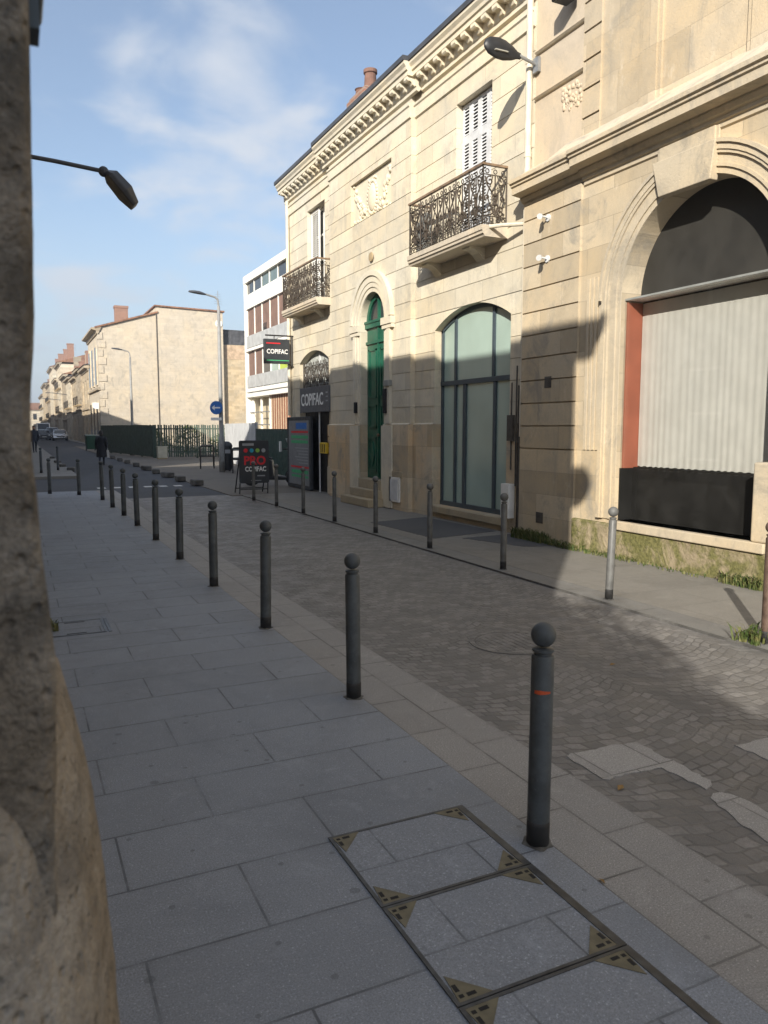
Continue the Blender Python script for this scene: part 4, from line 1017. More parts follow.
# ================================================================== street lamps
def lantern(parent, p, d, up, L, W, lens=True):
    """flat LED head: p = arm end, d = pointing direction"""
    d = Vector(d).normalized(); up = Vector(up).normalized(); s_ = d.cross(up).normalized()
    m = MB(); pr = [(0, .35, .25), (.12, .62, .55), (.4, 1, .95), (.75, .92, .8), (1, .55, .3)]
    rings = []
    for u, w, h in pr:
        c = Vector(p) + d*L*u; hw = W/2*w; hh = .055*h
        rings.append([c + s_*hw + up*(-.02), c + s_*hw*.75 + up*hh, c - s_*hw*.75 + up*hh, c - s_*hw + up*(-.02), c - s_*hw*.8 - up*.035, c + s_*hw*.8 - up*.035])
    pts = [q for g in rings for q in g]; fs = []
    for i in range(len(rings)-1):
        for k in range(6): fs.append((i*6+k, i*6+(k+1)%6, (i+1)*6+(k+1)%6, (i+1)*6+k))
    fs.append((0,1,2,3,4,5)); fs.append(tuple((len(rings)-1)*6+k for k in range(6)))
    m.add(pts, fs); h = m.build('lamp_head', 'lamp_grey', parent, bevel=.008)
    if lens:
        q = MB(); c = Vector(p) + d*L*.6 - up*.037
        q.quad(c + s_*W*.22 + d*L*.16, c - s_*W*.22 + d*L*.16, c - s_*W*.22 - d*L*.16, c + s_*W*.22 - d*L*.16); q.build('lens', 'lens', h)
t = thing('wall_lamp', 'dark lantern on a thin arm reaching out from behind the near wall against the sky', 'street lamp', (.02, 9, 4.4))
m = MB(); m.tube([(.0, 9, 4.43), (.5, 9, 4.405), (.95, 9, 4.37)], .022, 10); m.lathe([(.06, .0), (.06, .03)], 12, (0, 9, 4.43), 'X'); m.build('arm', 'lamp_grey', t)
m = MB(); m.ball((.98, 9, 4.365), .055, 12, 8); m.build('joint', 'lamp_grey', t)
m = MB(); d = Vector((.66, 0, -.75)).normalized(); s_ = Vector((0, 1, 0)); n_ = d.cross(s_)
def hexa(c0, pr):
    g = []
    for u, w, hh in pr:
        c = Vector(c0) + d*u; g += [c + s_*w + n_*hh*.2, c + s_*w*.7 + n_*hh, c - s_*w*.7 + n_*hh, c - s_*w + n_*hh*.2, c - s_*w*.9 - n_*hh*.35, c + s_*w*.9 - n_*hh*.35]
    return g, len(pr)
g, nn = hexa((1.0, 9, 4.35), [(0, .07, .04), (.06, .15, .09), (.26, .17, .105), (.42, .11, .06)])
m.add(g, [(i*6+k, i*6+(k+1)%6, (i+1)*6+(k+1)%6, (i+1)*6+k) for i in range(nn-1) for k in range(6)] + [(0,1,2,3,4,5), tuple((nn-1)*6+k for k in range(6))])
m.build('lamp_head', 'lamp_grey', t, bevel=.012)
t = thing('wall_lamp', 'dark oval street lamp on a short arm over the large balcony, fixed by the drainpipe', 'street lamp', (7.03, 9.63, 6.86))
m = MB(); m.tube([(7.04, 9.63, 6.84), (6.72, 9.63, 6.91)], .024, 10); m.box(7.0, 7.05, 9.57, 9.69, 6.74, 6.94); m.build('arm', 'steel', t)
m = MB(); m.smooth = True
m.lathe([(.0, 0), (.045, .02), (.055, .08), (.10, .16), (.145, .30), (.15, .42), (.12, .55), (.06, .62), (0, .64)], 20)
hd = m
rot = Matrix.Translation((6.76, 9.63, 6.90)) @ Vector((-1, 0, .10)).to_track_quat('Z', 'Y').to_matrix().to_4x4() @ Matrix.Diagonal((.42, .95, 1, 1))
hd.v = [tuple(rot @ Vector(v)) for v in hd.v]; h = hd.build('lamp_head', 'black', t)
m = MB(); m.box(6.27, 6.48, 9.55, 9.71, 6.878, 6.892); m.build('lens', 'lens', h)
def lamp_post(x, y, H, reach, label):
    t = thing('street_lamp', label, 'street lamp', (x, y, 0), 'tall grey street lamps beyond the junction')
    m = MB(); m.smooth = True; m.lathe([(.115, 0), (.115, 1.3), (.085, 1.36), (.075, 3), (.055, H-.3)], 14, (x, y, 0)); m.build('post', 'post_grey', t)
    m = MB(); m.tube([(x, y, H-.3), (x-.02, y, H-.08), (x-.12, y, H+.02), (x-.3, y, H+.06), (x-reach, y, H+.1)], .035, 10); m.build('arm', 'post_grey', t)
    lantern(t, (x-reach, y, H+.1), (-1, 0, .12), (0.1, 0, 1), .62, .26, False)
    m = MB(); m.box(x-.06, x+.06, y-.12, y-.10, .4, 1.0); m.build('hatch', 'steel', t)
lamp_post(7.0, 28.9, 6.42, .46, 'tall grey street lamp with the round blue sign, nearer of the two beyond the junction')
lamp_post(6.44, 49.0, 6.2, .42, 'farther tall street lamp standing before the solid part of the green fence')
t = thing('round_sign', 'round blue sign with a white arrow, fixed to the nearer street lamp', 'road sign', (6.80, 28.78, 2.4))
OFF[t.name] = (0, 0, 0)
m = MB(); m.lathe([(.25, -.01), (.25, .01)], 32, (0, 0, 0), 'Y'); m.build('disc', 'txt_blue', t)
m = MB(); m.box(-.06, .16, -.018, -.0101, -.025, .025); m.prism([(-.18, 0), (-.06, .10), (-.06, -.10)], -.018, -.0101, 'Y'); m.build('arrow', 'txt_white', t)
m = MB(); m.box(-.22, .20, -.01, .01, -.47, -.36); m.build('plate', 'txt_white', t)
t.rotation_euler = (0, 0, R(-38))

# ================================================================== shop signs
t = thing('shop_sign', 'dark sign box with white capital lettering over the shop entrance', 'shop sign', (6.93, 18.7, 2.4))
m = MB(); m.box(6.90, 6.985, 17.62, 19.70, 2.05, 2.69); m.build('box', 'sign_grey', t, bevel=.01)
text('lettering', 'COPIFAC', .43, 'txt_white', t, basis((6.897, 18.78, 2.36), (0, -1, 0), (0, 0, 1)), .003, .006, .92)
m = MB()
for k in range(3): m.box(6.893, 6.90, 17.66, 17.78, 2.30 + k*.10, 2.335 + k*.10)
m.build('stripe', 'txt_grey', t)
t = thing('projecting_sign', 'dark projecting shop sign with white lettering hung from the far house corner', 'shop sign', (6.98, 20.6, 3.7))
m = MB(); m.box(6.20, 6.93, 20.56, 20.66, 3.40, 4.06); m.build('box', 'sign_dark', t, bevel=.01)
text('lettering', 'COPIFAC', .17, 'txt_white', t, basis((6.57, 20.557, 3.72), (1, 0, 0), (0, 0, 1)), .003, .003, .86)
m = MB(); m.box(6.26, 6.66, 20.553, 20.56, 3.93, 3.96); m.build('stripe', 'txt_red', t)
m = MB(); m.box(6.26, 6.90, 20.553, 20.56, 3.475, 3.50); m.build('stripe', 'txt_green', t)
m = MB(); m.tube([(7.06, 20.61, 4.16), (6.25, 20.61, 4.16)], .02, 8)
m.tube([(7.06, 20.61, 3.32), (6.9, 20.61, 3.40)], .02, 8); m.tube([(6.5, 20.61, 4.16), (6.5, 20.61, 4.05)], .012, 6); m.tube([(7.0, 20.61, 4.16), (7.0, 20.61, 3.35)], .02, 6); m.build('bracket', 'iron', t)
t = thing('information_board', 'tall dark framed board of coloured service stripes beside the shop entrance', 'notice board', (6.95, 19.9, 0))
m = MB(); m.box(6.93, 7.0, 18.98, 20.9, .02, 1.95); m.build('frame', 'sign_dark', t, bevel=.01)
m = MB(); m.box(6.92, 6.93, 19.10, 20.72, .12, 1.85); m.build('panel', 'board_grey', t)
bx = 6.917
for z, h, c, w in ((1.62, .17, 'txt_blue', (19.25, 20.1)), (1.52, .05, 'txt_red', (19.15, 20.5)), (1.37, .08, 'txt_green', (19.15, 20.5)), (1.24, .08, 'txt_green', (19.15, 20.5)),
                   (.58, .045, 'txt_red', (19.12, 20.55)), (.43, .09, 'txt_green', (19.15, 20.5)), (.32, .06, 'txt_green', (19.15, 20.5))):
    m = MB(); m.box(bx, 6.92, *w, z, z+h); m.build('stripe', c, t)
for k in range(6):
    m = MB(); m.box(bx, 6.92, 19.15, 19.9 + .15*(k % 3), .70 + k*.08, .722 + k*.08); m.build('stripe', 'txt_grey', t)
t = thing('pavement_sign', 'black pavement sign with red and white lettering and four coloured dots', 'pavement sign', (5.38, 18.9, 0))
m = MB(); rr = []
for cx_, cz_, a0 in ((5.72, 1.29, 0), (5.06, 1.29, 90), (5.06, .32, 180), (5.72, .32, 270)):
    for k in range(5): a = R(a0 + k*22.5); rr.append((cx_ + .05*math.cos(a), cz_ + .05*math.sin(a)))
m.prism(rr, 18.88, 18.93, 'Y'); m.build('panel', 'sign_dark', t)
text('lettering', 'PRO', .30, 'txt_red', t, basis((5.40, 18.876, .83), (1, 0, 0), (0, 0, 1)), .003, .010, .98)
text('lettering', 'COPIFAC', .165, 'txt_white', t, basis((5.42, 18.876, .62), (1, 0, 0), (0, 0, 1)), .003, .004, .80)
for k, c in enumerate(('txt_red', 'txt_cyan', 'txt_lime', 'txt_grey')):
    m = MB(); m.lathe([(.052, 18.872), (.052, 18.88)], 20, (5.17 + k*.153, 0, 1.09), 'Y'); m.build('dot', c, t)
m = MB(); m.box(5.09, 5.38, 18.874, 18.88, 1.21, 1.27); m.build('label', 'txt_grey', t)
m = MB(); m.box(5.46, 5.66, 18.874, 18.88, .44, .47); m.box(5.30, 5.56, 18.874, 18.88, .33, .345); m.build('small_print', 'txt_grey', t)
m = MB()
for x in (5.02, 5.74):
    m.tube([(x, 18.905, .27), (x - .04 if x < 5.3 else x - .04, 18.80, 0.01)], .016, 8); m.tube([(x, 18.93, .9), (x, 19.4, .01)], .016, 8)
m.tube([(5.02, 18.86, .12), (5.72, 18.86, .12)], .013, 8); m.tube([(5.02, 19.33, .12), (5.72, 19.33, .12)], .013, 8)
m.build('leg_frame', 'black', t)

# ================================================================== open lot beyond the house: fences, hoarding, gate
def slat_fence(name, p0, p1, H, mat, gap, w, label, cat, group=None, post_every=2.5):
    p0 = Vector((*p0, 0)); p1 = Vector((*p1, 0)); L = (p1-p0).length; d = (p1-p0)/L; n_ = Vector((-d.y, d.x, 0))
    t = thing(name, label, cat, tuple(p0), group); rot = Matrix.Rotation(math.atan2(d.y, d.x), 3, 'Z'); m = MB(); r_ = random.Random(5)
    k = 0; u = 0
    while u < L - w:
        ww = w*r_.uniform(.8, 1.15); hh = H + r_.uniform(-.02, .02); c = p0 + d*(u + ww/2)
        m.box(c.x-ww/2, c.x+ww/2, c.y-.012, c.y+.012, .06, hh, rot, c + Vector((0, 0, 1))); u += ww + gap*r_.uniform(.3, 1.6)
    m.build('slats', mat, t); q = MB()
    for z in (.3, H-.25):
        a = p0 + d*L/2; q.box(a.x-L/2, a.x+L/2, a.y+.015, a.y+.05, z, z+.07, rot, a + Vector((0, 0, z)))
    q.build('rail', mat, t); n = max(1, round(L/post_every))
    for k in range(n+1):
        c = p0 + d*L*k/n + n_*.06; q = MB(); q.box(c.x-.05, c.x+.05, c.y-.05, c.y+.05, 0, H, rot, c); q.build('post', mat, t)
    return t
slat_fence('slatted_fence', (5.35, 56.6), (6.85, 44.1), 1.82, 'green_fence', .004, .11, 'green slatted fence running along the street, its slats closed up', 'fence')
slat_fence('slatted_fence', (6.95, 44.0), (11.2, 42.3), 1.82, 'green_fence', .055, .085, 'green slatted fence facing the junction with light showing through its gaps', 'fence')
t = thing('hoarding', 'white construction hoarding panels beyond the street lamp', 'hoarding', (8.7, 32.5, 0))
def panel_run(p0, p1, n, H, mat, t, name):
    p0 = Vector((*p0, 0)); p1 = Vector((*p1, 0)); d = (p1-p0)/n; rot = Matrix.Rotation(math.atan2(d.y, d.x), 3, 'Z')
    for k in range(n):
        c = p0 + d*(k+.5); L = d.length; m = MB(); m.box(c.x-L/2+.012, c.x+L/2-.012, c.y-.02, c.y+.02, .05, H, rot, c); pnl = m.build(name, mat, t)
        q = MB()
        for j in range(1, 5): q.box(c.x-L/2+.02, c.x+L/2-.02, c.y-.024, c.y+.024, H*j/5, H*j/5+.012, rot, c)
        q.build('rib', mat, pnl)
panel_run((9.05, 36.6), (8.55, 29.8), 3, 1.85, 'hoard', t, 'panel')
m = MB(); m.box(8.54, 8.62, 29.62, 29.76, 0, 1.88); m.build('post', 'hoard_edge', t)
t = thing('metal_gate', 'dark green metal gate panels between the white hoarding and the shop corner', 'gate', (8.3, 27, 0))
panel_run((8.52, 29.5), (8.05, 23.6), 4, 1.62, 'green_dark', t, 'panel')
m = MB(); m.box(8.1, 8.16, 25.2, 25.32, .85, 1.2); m.build('handle', 'txt_white', t)
# bushes behind the fence
def bush(x, y, r, h, label, seed):
    t = thing('bush', label, 'bush', (x, y, 0), 'bushes behind the slatted fence'); rr = random.Random(seed); m = MB()
    for k in range(900):
        a = rr.random()*6.283; e = rr.random()**.5; z = rr.random(); w = math.sin(math.pi*min(1, .12 + z*.88))**.7
        c = Vector((x + r*e*w*math.cos(a), y + r*e*w*math.sin(a), h*(.1 + .9*z) + rr.uniform(-.1, .1))); s_ = rr.uniform(.04, .09)
        u = Vector((rr.gauss(0,1), rr.gauss(0,1), rr.gauss(0,1))).normalized(); v = u.cross(Vector((rr.gauss(0,1), rr.gauss(0,1), rr.gauss(0,1)))).normalized()
        m.quad(c - u*s_, c + v*s_*.5, c + u*s_, c - v*s_*.5)
    m.build('leaves', 'bush', t, recalc=False); q = MB()
    for k in range(5): q.tube([(x, y, 0), (x + rr.uniform(-.4, .4)*r, y + rr.uniform(-.4, .4)*r, h*.7)], .02, 5)
    q.build('stems', 'pipe_iron', t)
for k, (x, y, r_, h, w) in enumerate(((7.4, 46.5, .9, 1.5, 'low leafy bush behind the left end of the gapped fence'), (9.2, 46.2, 1.1, 1.75, 'leafy bush behind the middle of the gapped green fence'), (11.0, 45.0, .9, 1.4, 'small bush behind the gapped fence near the street lamp'))): bush(x, y, r_, h, w, k)

# ================================================================== street furniture beyond the junction
def kerb_block(x, y, L, label, rz, z=0, seed=0):
    m = MB(); m.box(-.13, .13, -L/2, L/2, 0, .17)
    o = m.build('kerb_block', 'block_grey', bevel=.03); o.location = (x, y, z); o.rotation_euler = (0, 0, rz)
    return tag(o, label, 'kerb block', 'low stone blocks along the road edge')
nm = ['nearest', 'second', 'third', 'fourth', 'fifth', 'sixth', 'seventh', 'eighth', 'ninth', 'tenth']
for k, (x, y) in enumerate(((4.72, 22.6), (4.62, 24.6), (4.62, 26.8), (4.62, 29.2), (4.64, 31.7), (4.70, 35.0), (4.74, 38.2), (4.74, 41.0), (4.76, 44.5), (4.80, 49.5))):
    kerb_block(x, y, .62, '%s low stone block on the right road edge beyond the junction, counting away' % nm[k], random.uniform(-.2, .2), -.01, k)
for k, (x, y) in enumerate(((1.86, 31.6), (1.7, 34.5), (1.7, 38.5), (1.7, 44))):
    kerb_block(x, y, .7, '%s low stone block on the left road edge across the side street, counting away' % nm[k], random.uniform(-.2, .2), .0, k+1)
def cabinet(x, y, w, d_, h, mat, label):
    t = thing('utility_cabinet', label, 'cabinet', (x, y, 0)); m = MB(); m.box(x-w/2, x+w/2, y-d_/2, y+d_/2, .06, h-.04); m.build('body', mat, t, bevel=.01)
    m = MB(); m.box(x-w/2-.02, x+w/2+.02, y-d_/2-.02, y+d_/2+.02, h-.04, h); m.build('lid', mat, t); m = MB(); m.box(x-w/2+.02, x+w/2-.02, y-d_/2+.02, y+d_/2-.02, 0, .06); m.build('base', 'stone_low', t)
    m = MB(); m.box(x-w/2+.04, x-.006, y-d_/2-.012, y-d_/2, .12, h-.1); m.build('door', mat, t); m = MB(); m.box(x+.006, x+w/2-.04, y-d_/2-.012, y-d_/2, .12, h-.1); m.build('door', mat, t)
cabinet(7.05, 42.4, .50, .35, .68, 'cab_beige', 'small beige utility cabinet in front of the gapped green fence')
cabinet(6.35, 55.2, .72, .45, 1.12, 'cab_grey', 'grey utility cabinet beside the dark bins at the end of the fence')
def wheelie(x, y, w, h, mat, rz, label):
    t = thing('wheelie_bin', label, 'bin', (0,0,0), 'bins at the end of the fence'); m = MB()
    m.add([(-w*.42,-.3,.1),(w*.42,-.3,.1),(w*.42,.28,.1),(-w*.42,.28,.1),(-w/2,-.36,h),(w/2,-.36,h),(w/2,.36,h),(-w/2,.36,h)], [(0,1,2,3),(4,5,6,7),(0,1,5,4),(1,2,6,5),(2,3,7,6),(3,0,4,7)]); m.build('body', mat, t, bevel=.03)
    m = MB(); m.prism([(-.40, h), (.38, h), (.36, h+.05), (0, h+.12), (-.38, h+.06)], -w/2-.02, w/2+.02, 'X'); m.build('lid', mat, t, bevel=.02)
    for s_ in (-1, 1):
        q = MB(); q.lathe([(.10, -.03), (.10, .03)], 14, (s_*w*.38, .24, .10), 'X'); q.build('wheel', 'tyre', t)
    q = MB(); q.tube([(-w*.4, .42, h-.05), (w*.4, .42, h-.05)], .018, 6); q.build('handle', mat, t)
    t.location = (x, y, 0); t.rotation_euler = (0, 0, rz)
wheelie(5.0, 60.5, .8, 1.05, 'bin_green', .1, 'left green wheeled bin behind the walking person')
wheelie(5.55, 57.8, .9, 1.05, 'black', -.1, 'black wheeled bin standing beside the grey cabinet')
wheelie(5.9, 55.9, .55, .95, 'black', -.5, 'smaller black wheeled bin against the grey cabinet')
def hoop(x, y, w, rz, label):
    t = thing('bike_stand', label, 'bike stand', (0,0,0), 'black tubular stands near the street lamp'); m = MB()
    m.tube([(-w/2, 0, 0), (-w/2, 0, .86), (-w/2+.05, 0, .92), (w/2-.05, 0, .92), (w/2, 0, .86), (w/2, 0, 0)], .028, 8); m.build('hoop', 'iron', t)
    q = MB(); q.tube([(-w/2, 0, .5), (w/2, 0, .5)], .02, 8); q.build('crossbar', 'iron', t)
    t.location = (x, y, 0); t.rotation_euler = (0, 0, rz)
hoop(7.0, 31.4, .62, .3, 'leftmost black tubular stand, just left of the nearer street lamp')
hoop(7.35, 33.0, .62, .3, 'black tubular stand behind the left one beside the street lamp')
hoop(7.5, 28.0, .7, .2, 'black tubular stand between the round bin and the pavement sign')
hoop(7.75, 27.2, .7, .2, 'black tubular stand partly behind the pavement sign')
t = thing('guard_rail', 'pale horizontal rail on short black posts right of the street lamp', 'rail', (7.6, 29.6, 0))
m = MB(); m.box(7.25, 8.35, 29.25, 29.33, .78, .88); m.box(7.35, 8.35, 29.25, 29.33, .42, .52); m.build('rail', 'cab_grey', t, bevel=.01)
for x in (7.4, 7.85, 8.3):
    m = MB(); m.tube([(x, 29.36, 0), (x, 29.36, .95)], .035, 8); m.build('post', 'iron', t)
t = thing('litter_bin', 'dark round-topped litter bin at the foot of the nearer street lamp', 'litter bin', (7.22, 29.0, 0))
m = MB(); m.lathe([(.16, .05), (.20, .2), (.20, .95)], 20, (7.22, 29.0, 0)); m.build('body', 'black', t)
m = MB(); m.lathe([(.21, .95), (.21, .99), (.17, 1.08), (.08, 1.14), (0, 1.15)], 20, (7.22, 29.0, 0)); m.build('lid', 'sign_dark', t)
m = MB(); m.box(7.10, 7.3, 28.79, 28.82, .70, .84); m.build('opening', 'txt_grey', t)
# motor scooter by the gate
def scooter(x, y, rz, label):
    t = thing('motor_scooter', label, 'motor scooter', (0,0,0))
    for yy in (-.62, .62):
        m = MB(); m.smooth = True; m.lathe([(.14, -.05), (.235, -.055), (.265, -.03), (.265, .03), (.235, .055), (.14, .05)], 22, (0, yy, .265), 'X'); w = m.build('wheel', 'tyre', t)
        q = MB(); q.lathe([(.14, -.03), (.14, .03)], 14, (0, yy, .265), 'X'); q.build('rim', 'chrome', w)
    m = MB(); m.prism([(.85, .42), (.80, .72), (.55, .80), (.0, .74), (-.05, .30), (-.40, .28), (-.52, .62), (-.60, 1.02), (-.66, 1.0), (-.60, .45), (-.45, .18), (.1, .18), (.3, .36)], -.16, .16, 'X'); m.build('body', 'black', t, bevel=.04)
    m = MB(); m.prism([(.78, .80), (.60, .88), (.25, .86), (.02, .80), (.02, .76), (.55, .80)], -.15, .15, 'X'); m.build('seat', 'tyre', t, bevel=.03)
    m = MB(); m.tube([(0, -.62, .27), (0, -.52, .62), (0, -.45, 1.04)], .035, 8); m.build('fork', 'chrome', t)
    m = MB(); m.tube([(-.33, -.36, 1.06), (-.12, -.46, 1.06), (.12, -.46, 1.06), (.33, -.36, 1.06)], .018, 8); m.build('handlebar', 'black', t)
    m = MB(); m.prism([(-.70, .78), (-.62, .78), (-.50, 1.10), (-.40, 1.36), (-.44, 1.36), (-.56, 1.12)], -.18, .18, 'X'); m.build('windscreen', 'cab_grey', t, bevel=.02)
    m = MB(); m.ball((0, -.67, .88), .07, 12, 8); m.build('headlight', 'headlight', t)
    m = MB(); m.box(-.14, .14, .62, .92, .9, 1.18); m.build('top_box', 'black', t, bevel=.05)
    t.location = (x, y, 0); t.rotation_euler = (0, 0, rz)
scooter(6.62, 21.3, R(62), 'dark motor scooter parked between the pavement sign and the shop corner')

# ================================================================== houses beyond the lot
G = thing('gable_house', 'tall pale stone house with a broad blank gable wall and a brick chimney', 'house', (7.2, 73.5, 0))
GX0 = 7.0
m = MB(); m.prism([(GX0, 0), (12.05, 0), (12.05, 12.0), (GX0, 10.45)], 73.5, 84.0, 'Y'); m.build('front_wall', 'gable', G)
m = MB(); m.prism([(12.051, 0), (18.15, 0), (18.15, 12.45), (12.051, 12.60)], 73.42, 84.0, 'Y'); m.build('rear_wall', 'gable', G)
m = MB(); m.prism([(6.75, 10.40), (6.75, 10.55), (12.2, 12.2), (12.2, 12.05)], 73.3, 84.1, 'Y'); rf = m.build('front_roof', 'tile', G)
m = MB(); m.prism([(11.9, 12.62), (11.9, 12.74), (18.3, 12.60), (18.3, 12.46)], 73.25, 84.1, 'Y'); m.build('rear_roof', 'tile', G)
m = MB(); m.box(8.6, 9.72, 74.2, 75.0, 10.6, 12.4); m.box(8.55, 9.77, 74.15, 75.05, 12.4, 12.6); m.build('chimney', 'brick', rf)
for k in range(13):
    z = .6 + k*.74; L_ = .62 if k % 2 else .38; m = MB(); m.box(GX0-.03, GX0+L_, 73.44, 74.0, z, z+.60); m.build('quoin', 'gable', G)
m = MB(); mould(m, [(GX0, 9.9), (GX0-.12, 9.95), (GX0-.15, 10.2), (GX0-.55, 10.3), (GX0-.55, 10.45), (GX0+.3, 10.5)], 73.35, 84); m.build('cornice', 'row_b', G)
m = MB(); mould(m, [(GX0, 5.0), (GX0-.2, 5.05), (GX0-.2, 5.25), (GX0, 5.3)], 73.4, 84); m.build('string_course', 'row_b', G)
for z0, z1 in ((.05, 3.9), (5.6, 8.9)):
    for k in range(3):
        y = 75.0 + k*3.1; w = MB(); w.box(GX0-.10, GX0+.05, y-.15, y+1.35, z0-.1, z1+.2); fr_ = w.build('window', 'row_c', G); q = MB(); q.box(GX0-.12, GX0-.09, y, y+1.2, z0, z1); q.build('pane', 'dglass', fr_)
m = MB(); m.box(6.35, 6.85, 73.6, 73.75, 3.35, 3.9); m.build('wall_sign', 'txt_white', G)
m = MB(); m.tube([(12.06, 73.38, 0), (12.06, 73.38, 12.0)], .05, 6); m.build('drainpipe', 'pipe_iron', G)
m = MB(); m.tube([(18.0, 74.5, 12.4), (18.0, 74.5, 14.6)], .03, 5)
for k in range(5): m.tube([(17.6 + .03*k, 74.5, 13.4 + k*.22), (18.4 - .03*k, 74.5, 13.4 + k*.22)], .012, 4)
m.build('antenna', 'steel', G)
m = MB(); m.lathe([(.34, 73.34), (.30, 73.38), (.05, 73.4)], 20, (17.75, 0, 11.4), 'Y'); m.build('satellite_dish', 'white', G)
LH = thing('low_house', 'lower pale stone house wall with dark roof between the gable and the white flats', 'house', (20, 74.5, 0))
m = MB(); m.box(18.16, 30, 74.0, 84, 0, 9.55); m.build('wall', 'gable_low', LH)
m = MB(); m.prism([(18.16, 9.56), (30, 9.56), (30, 10.9), (18.16, 11.0)], 74.2, 84, 'Y'); m.build('roof', 'slate', LH)
m = MB(); m.box(18.2, 22, 73.97, 74.0, 8.2, 9.5); m.build('brick_band', 'brick_tan', LH)
# terrace running down the street
specs = [(84.1, 93, 8.0, 'row_a', 0), (93, 101, 8.3, 'row_b', 1), (101, 110, 7.9, 'row_a', 0), (110, 121, 8.4, 'row_c', 1), (121, 133, 9.4, 'row_b', 0), (133, 146, 12.0, 'row_c', 1), (146, 160, 10.2, 'row_a', 0),
         (160, 176, 13.2, 'row_c', 0), (176, 196, 11.0, 'row_b', 1), (196, 220, 12.0, 'row_a', 0), (220, 250, 10.4, 'row_c', 1)]
desc = ['low stone terrace house directly beyond the tall gable house', 'grey stone terrace house, second beyond the tall gable house', 'stone terrace house with plain eaves, third beyond the gable house', 'pale terrace house behind the parked silver car',
        'grey terrace house with a taller cornice beyond the silver car', 'tall pale house with chimneys halfway down the terrace', 'stone house just past the tall pale one with chimneys', 'tallest pale house near the end of the street',
        'grey stone house past the tallest one at the end of the street', 'far stone house near the street end', 'farthest pale house on the right side of the street']
for k, (y0, y1, H, mt, bal) in enumerate(specs):
    X = 7.0 - .1*(k % 2); t = thing('terrace_house', desc[k], 'house', (X, y0, 0), 'terrace houses down the right side of the street'); ww = []
    n = max(2, int((y1-y0)/2.6)); st = (y1-y0)/n; fl = 2 if H < 9 else 3; fh = (H-.7)/fl
    for f in range(fl):
        for c in range(n): ww.append(rect(y0 + st*c + st*.28, y0 + st*c + st*.72, f*fh + (.1 if f == 0 else .5), f*fh + fh*.82, .25))
    m = MB(); wall(m, X, y0, y1, 0, H-.3, ww); m.box(X+.3, X+9, y0+.005, y1-.005, 0, H-.3); m.quad((X, y0, 0), (X+.3, y0, 0), (X+.3, y0, H-.3), (X, y0, H-.3)); m.quad((X, y1, 0), (X+.3, y1, 0), (X+.3, y1, H-.3), (X, y1, H-.3)); m.build('wall', mt, t)
    m = MB(); mould(m, [(X, H-.6), (X-.1, H-.55), (X-.15, H-.35), (X-.42, H-.3), (X-.45, H-.1), (X+.3, H)], y0, y1); m.build('cornice', 'row_b', t); m = MB(); mould(m, [(X, fh-.15), (X-.15, fh-.1), (X-.15, fh+.1), (X, fh+.15)], y0, y1); m.build('string_course', 'row_b', t)
    m = MB(); m.prism([(X-.5, H), (X+4.5, H+1.5), (X+9.2, H)], y0, y1, 'Y'); rf = m.build('roof', 'tile' if k % 3 else 'slate', t)
    for q_ in range(1 + k % 2):
        m = MB(); cy_ = y0 + (y1-y0)*(.1 + .75*q_); m.box(X+1.2, X+2.2, cy_, cy_+.7, H+.1, H+1.9 + .5*(k % 3)); m.box(X+1.15, X+2.25, cy_-.05, cy_+.75, H+1.9 + .5*(k % 3), H+2.05 + .5*(k % 3)); m.build('chimney', 'brick' if k % 2 else mt, rf)
    for h in ww:
        a, b = h['f'](h['zb']); m = MB(); m.box(X+.16, X+.2, a, b, h['zb'], h['zt']); fr_ = m.build('window', 'shutter' if (k + int(a)) % 3 == 0 else 'dglass', t)
    for h in ww[n:]:
        a, b = h['f'](h['zb'])
        if bal:
            m = MB(); m.box(X-.45, X, a-.2, b+.2, h['zb']-.14, h['zb']); m.build('balcony', 'stone_low', t); m = MB()
            for u in range(9): m.tube([(X-.42, a-.15 + (b-a+.3)*u/8, h['zb']), (X-.42, a-.15 + (b-a+.3)*u/8, h['zb']+.9)], .02, 4)
            m.box(X-.45, X-.39, a-.2, b+.2, h['zb']+.88, h['zb']+.93); m.build('railing', 'iron', t)
    if k in (0, 3, 5):
        m = MB(); x_, y_ = X+2.4, (y0+y1)/2; m.tube([(x_, y_, H+.6), (x_, y_, H+3.4)], .03, 5)
        for u in range(4): m.tube([(x_-.5, y_, H+2.5 + u*.25), (x_+.5, y_, H+2.5 + u*.25)], .015, 4)
        m.build('antenna', 'steel', t)
t = thing('street_end_house', 'white house with brown tiled roof closing the far end of the street', 'house', (2, 300, 0))
m = MB(); wn_ = [rect(-6 + k*3, -4.8 + k*3, z, z+2, .2) for k in range(6) for z in (1, 4.6)]; wall(m, 300, -12, 14, 0, 8, wn_, axis='Y'); m.box(-12, 14, 300.3, 310, 0, 8); m.build('wall', 'row_c', t)
m = MB(); m.prism([(299.5, 8), (305, 10.6), (310.5, 8)], -12.3, 14.3, 'X'); m.build('roof', 'tile', t)
for h in wn_:
    a, b = h['f'](2); m = MB(); m.box(a, b, 300.15, 300.19, h['zb'], h['zt']); m.build('window', 'dglass', t)
for k, (x, y, z) in enumerate(((5.6, 120, 6.6), (5.4, 135, 6.3))):
    t = thing('wall_lamp', ('far street lamp on a bracket over the silver car', 'farthest street lamp on a bracket over the end of the terrace')[k], 'street lamp', (6.9, y, z))
    m = MB(); m.tube([(6.95, y, z-.2), (x-.6, y, z)], .05, 6); m.build('arm', 'lamp_grey', t); lantern(t, (x-.6, y, z), (-1, 0, .05), (0, 0, 1), .9, .4, False)
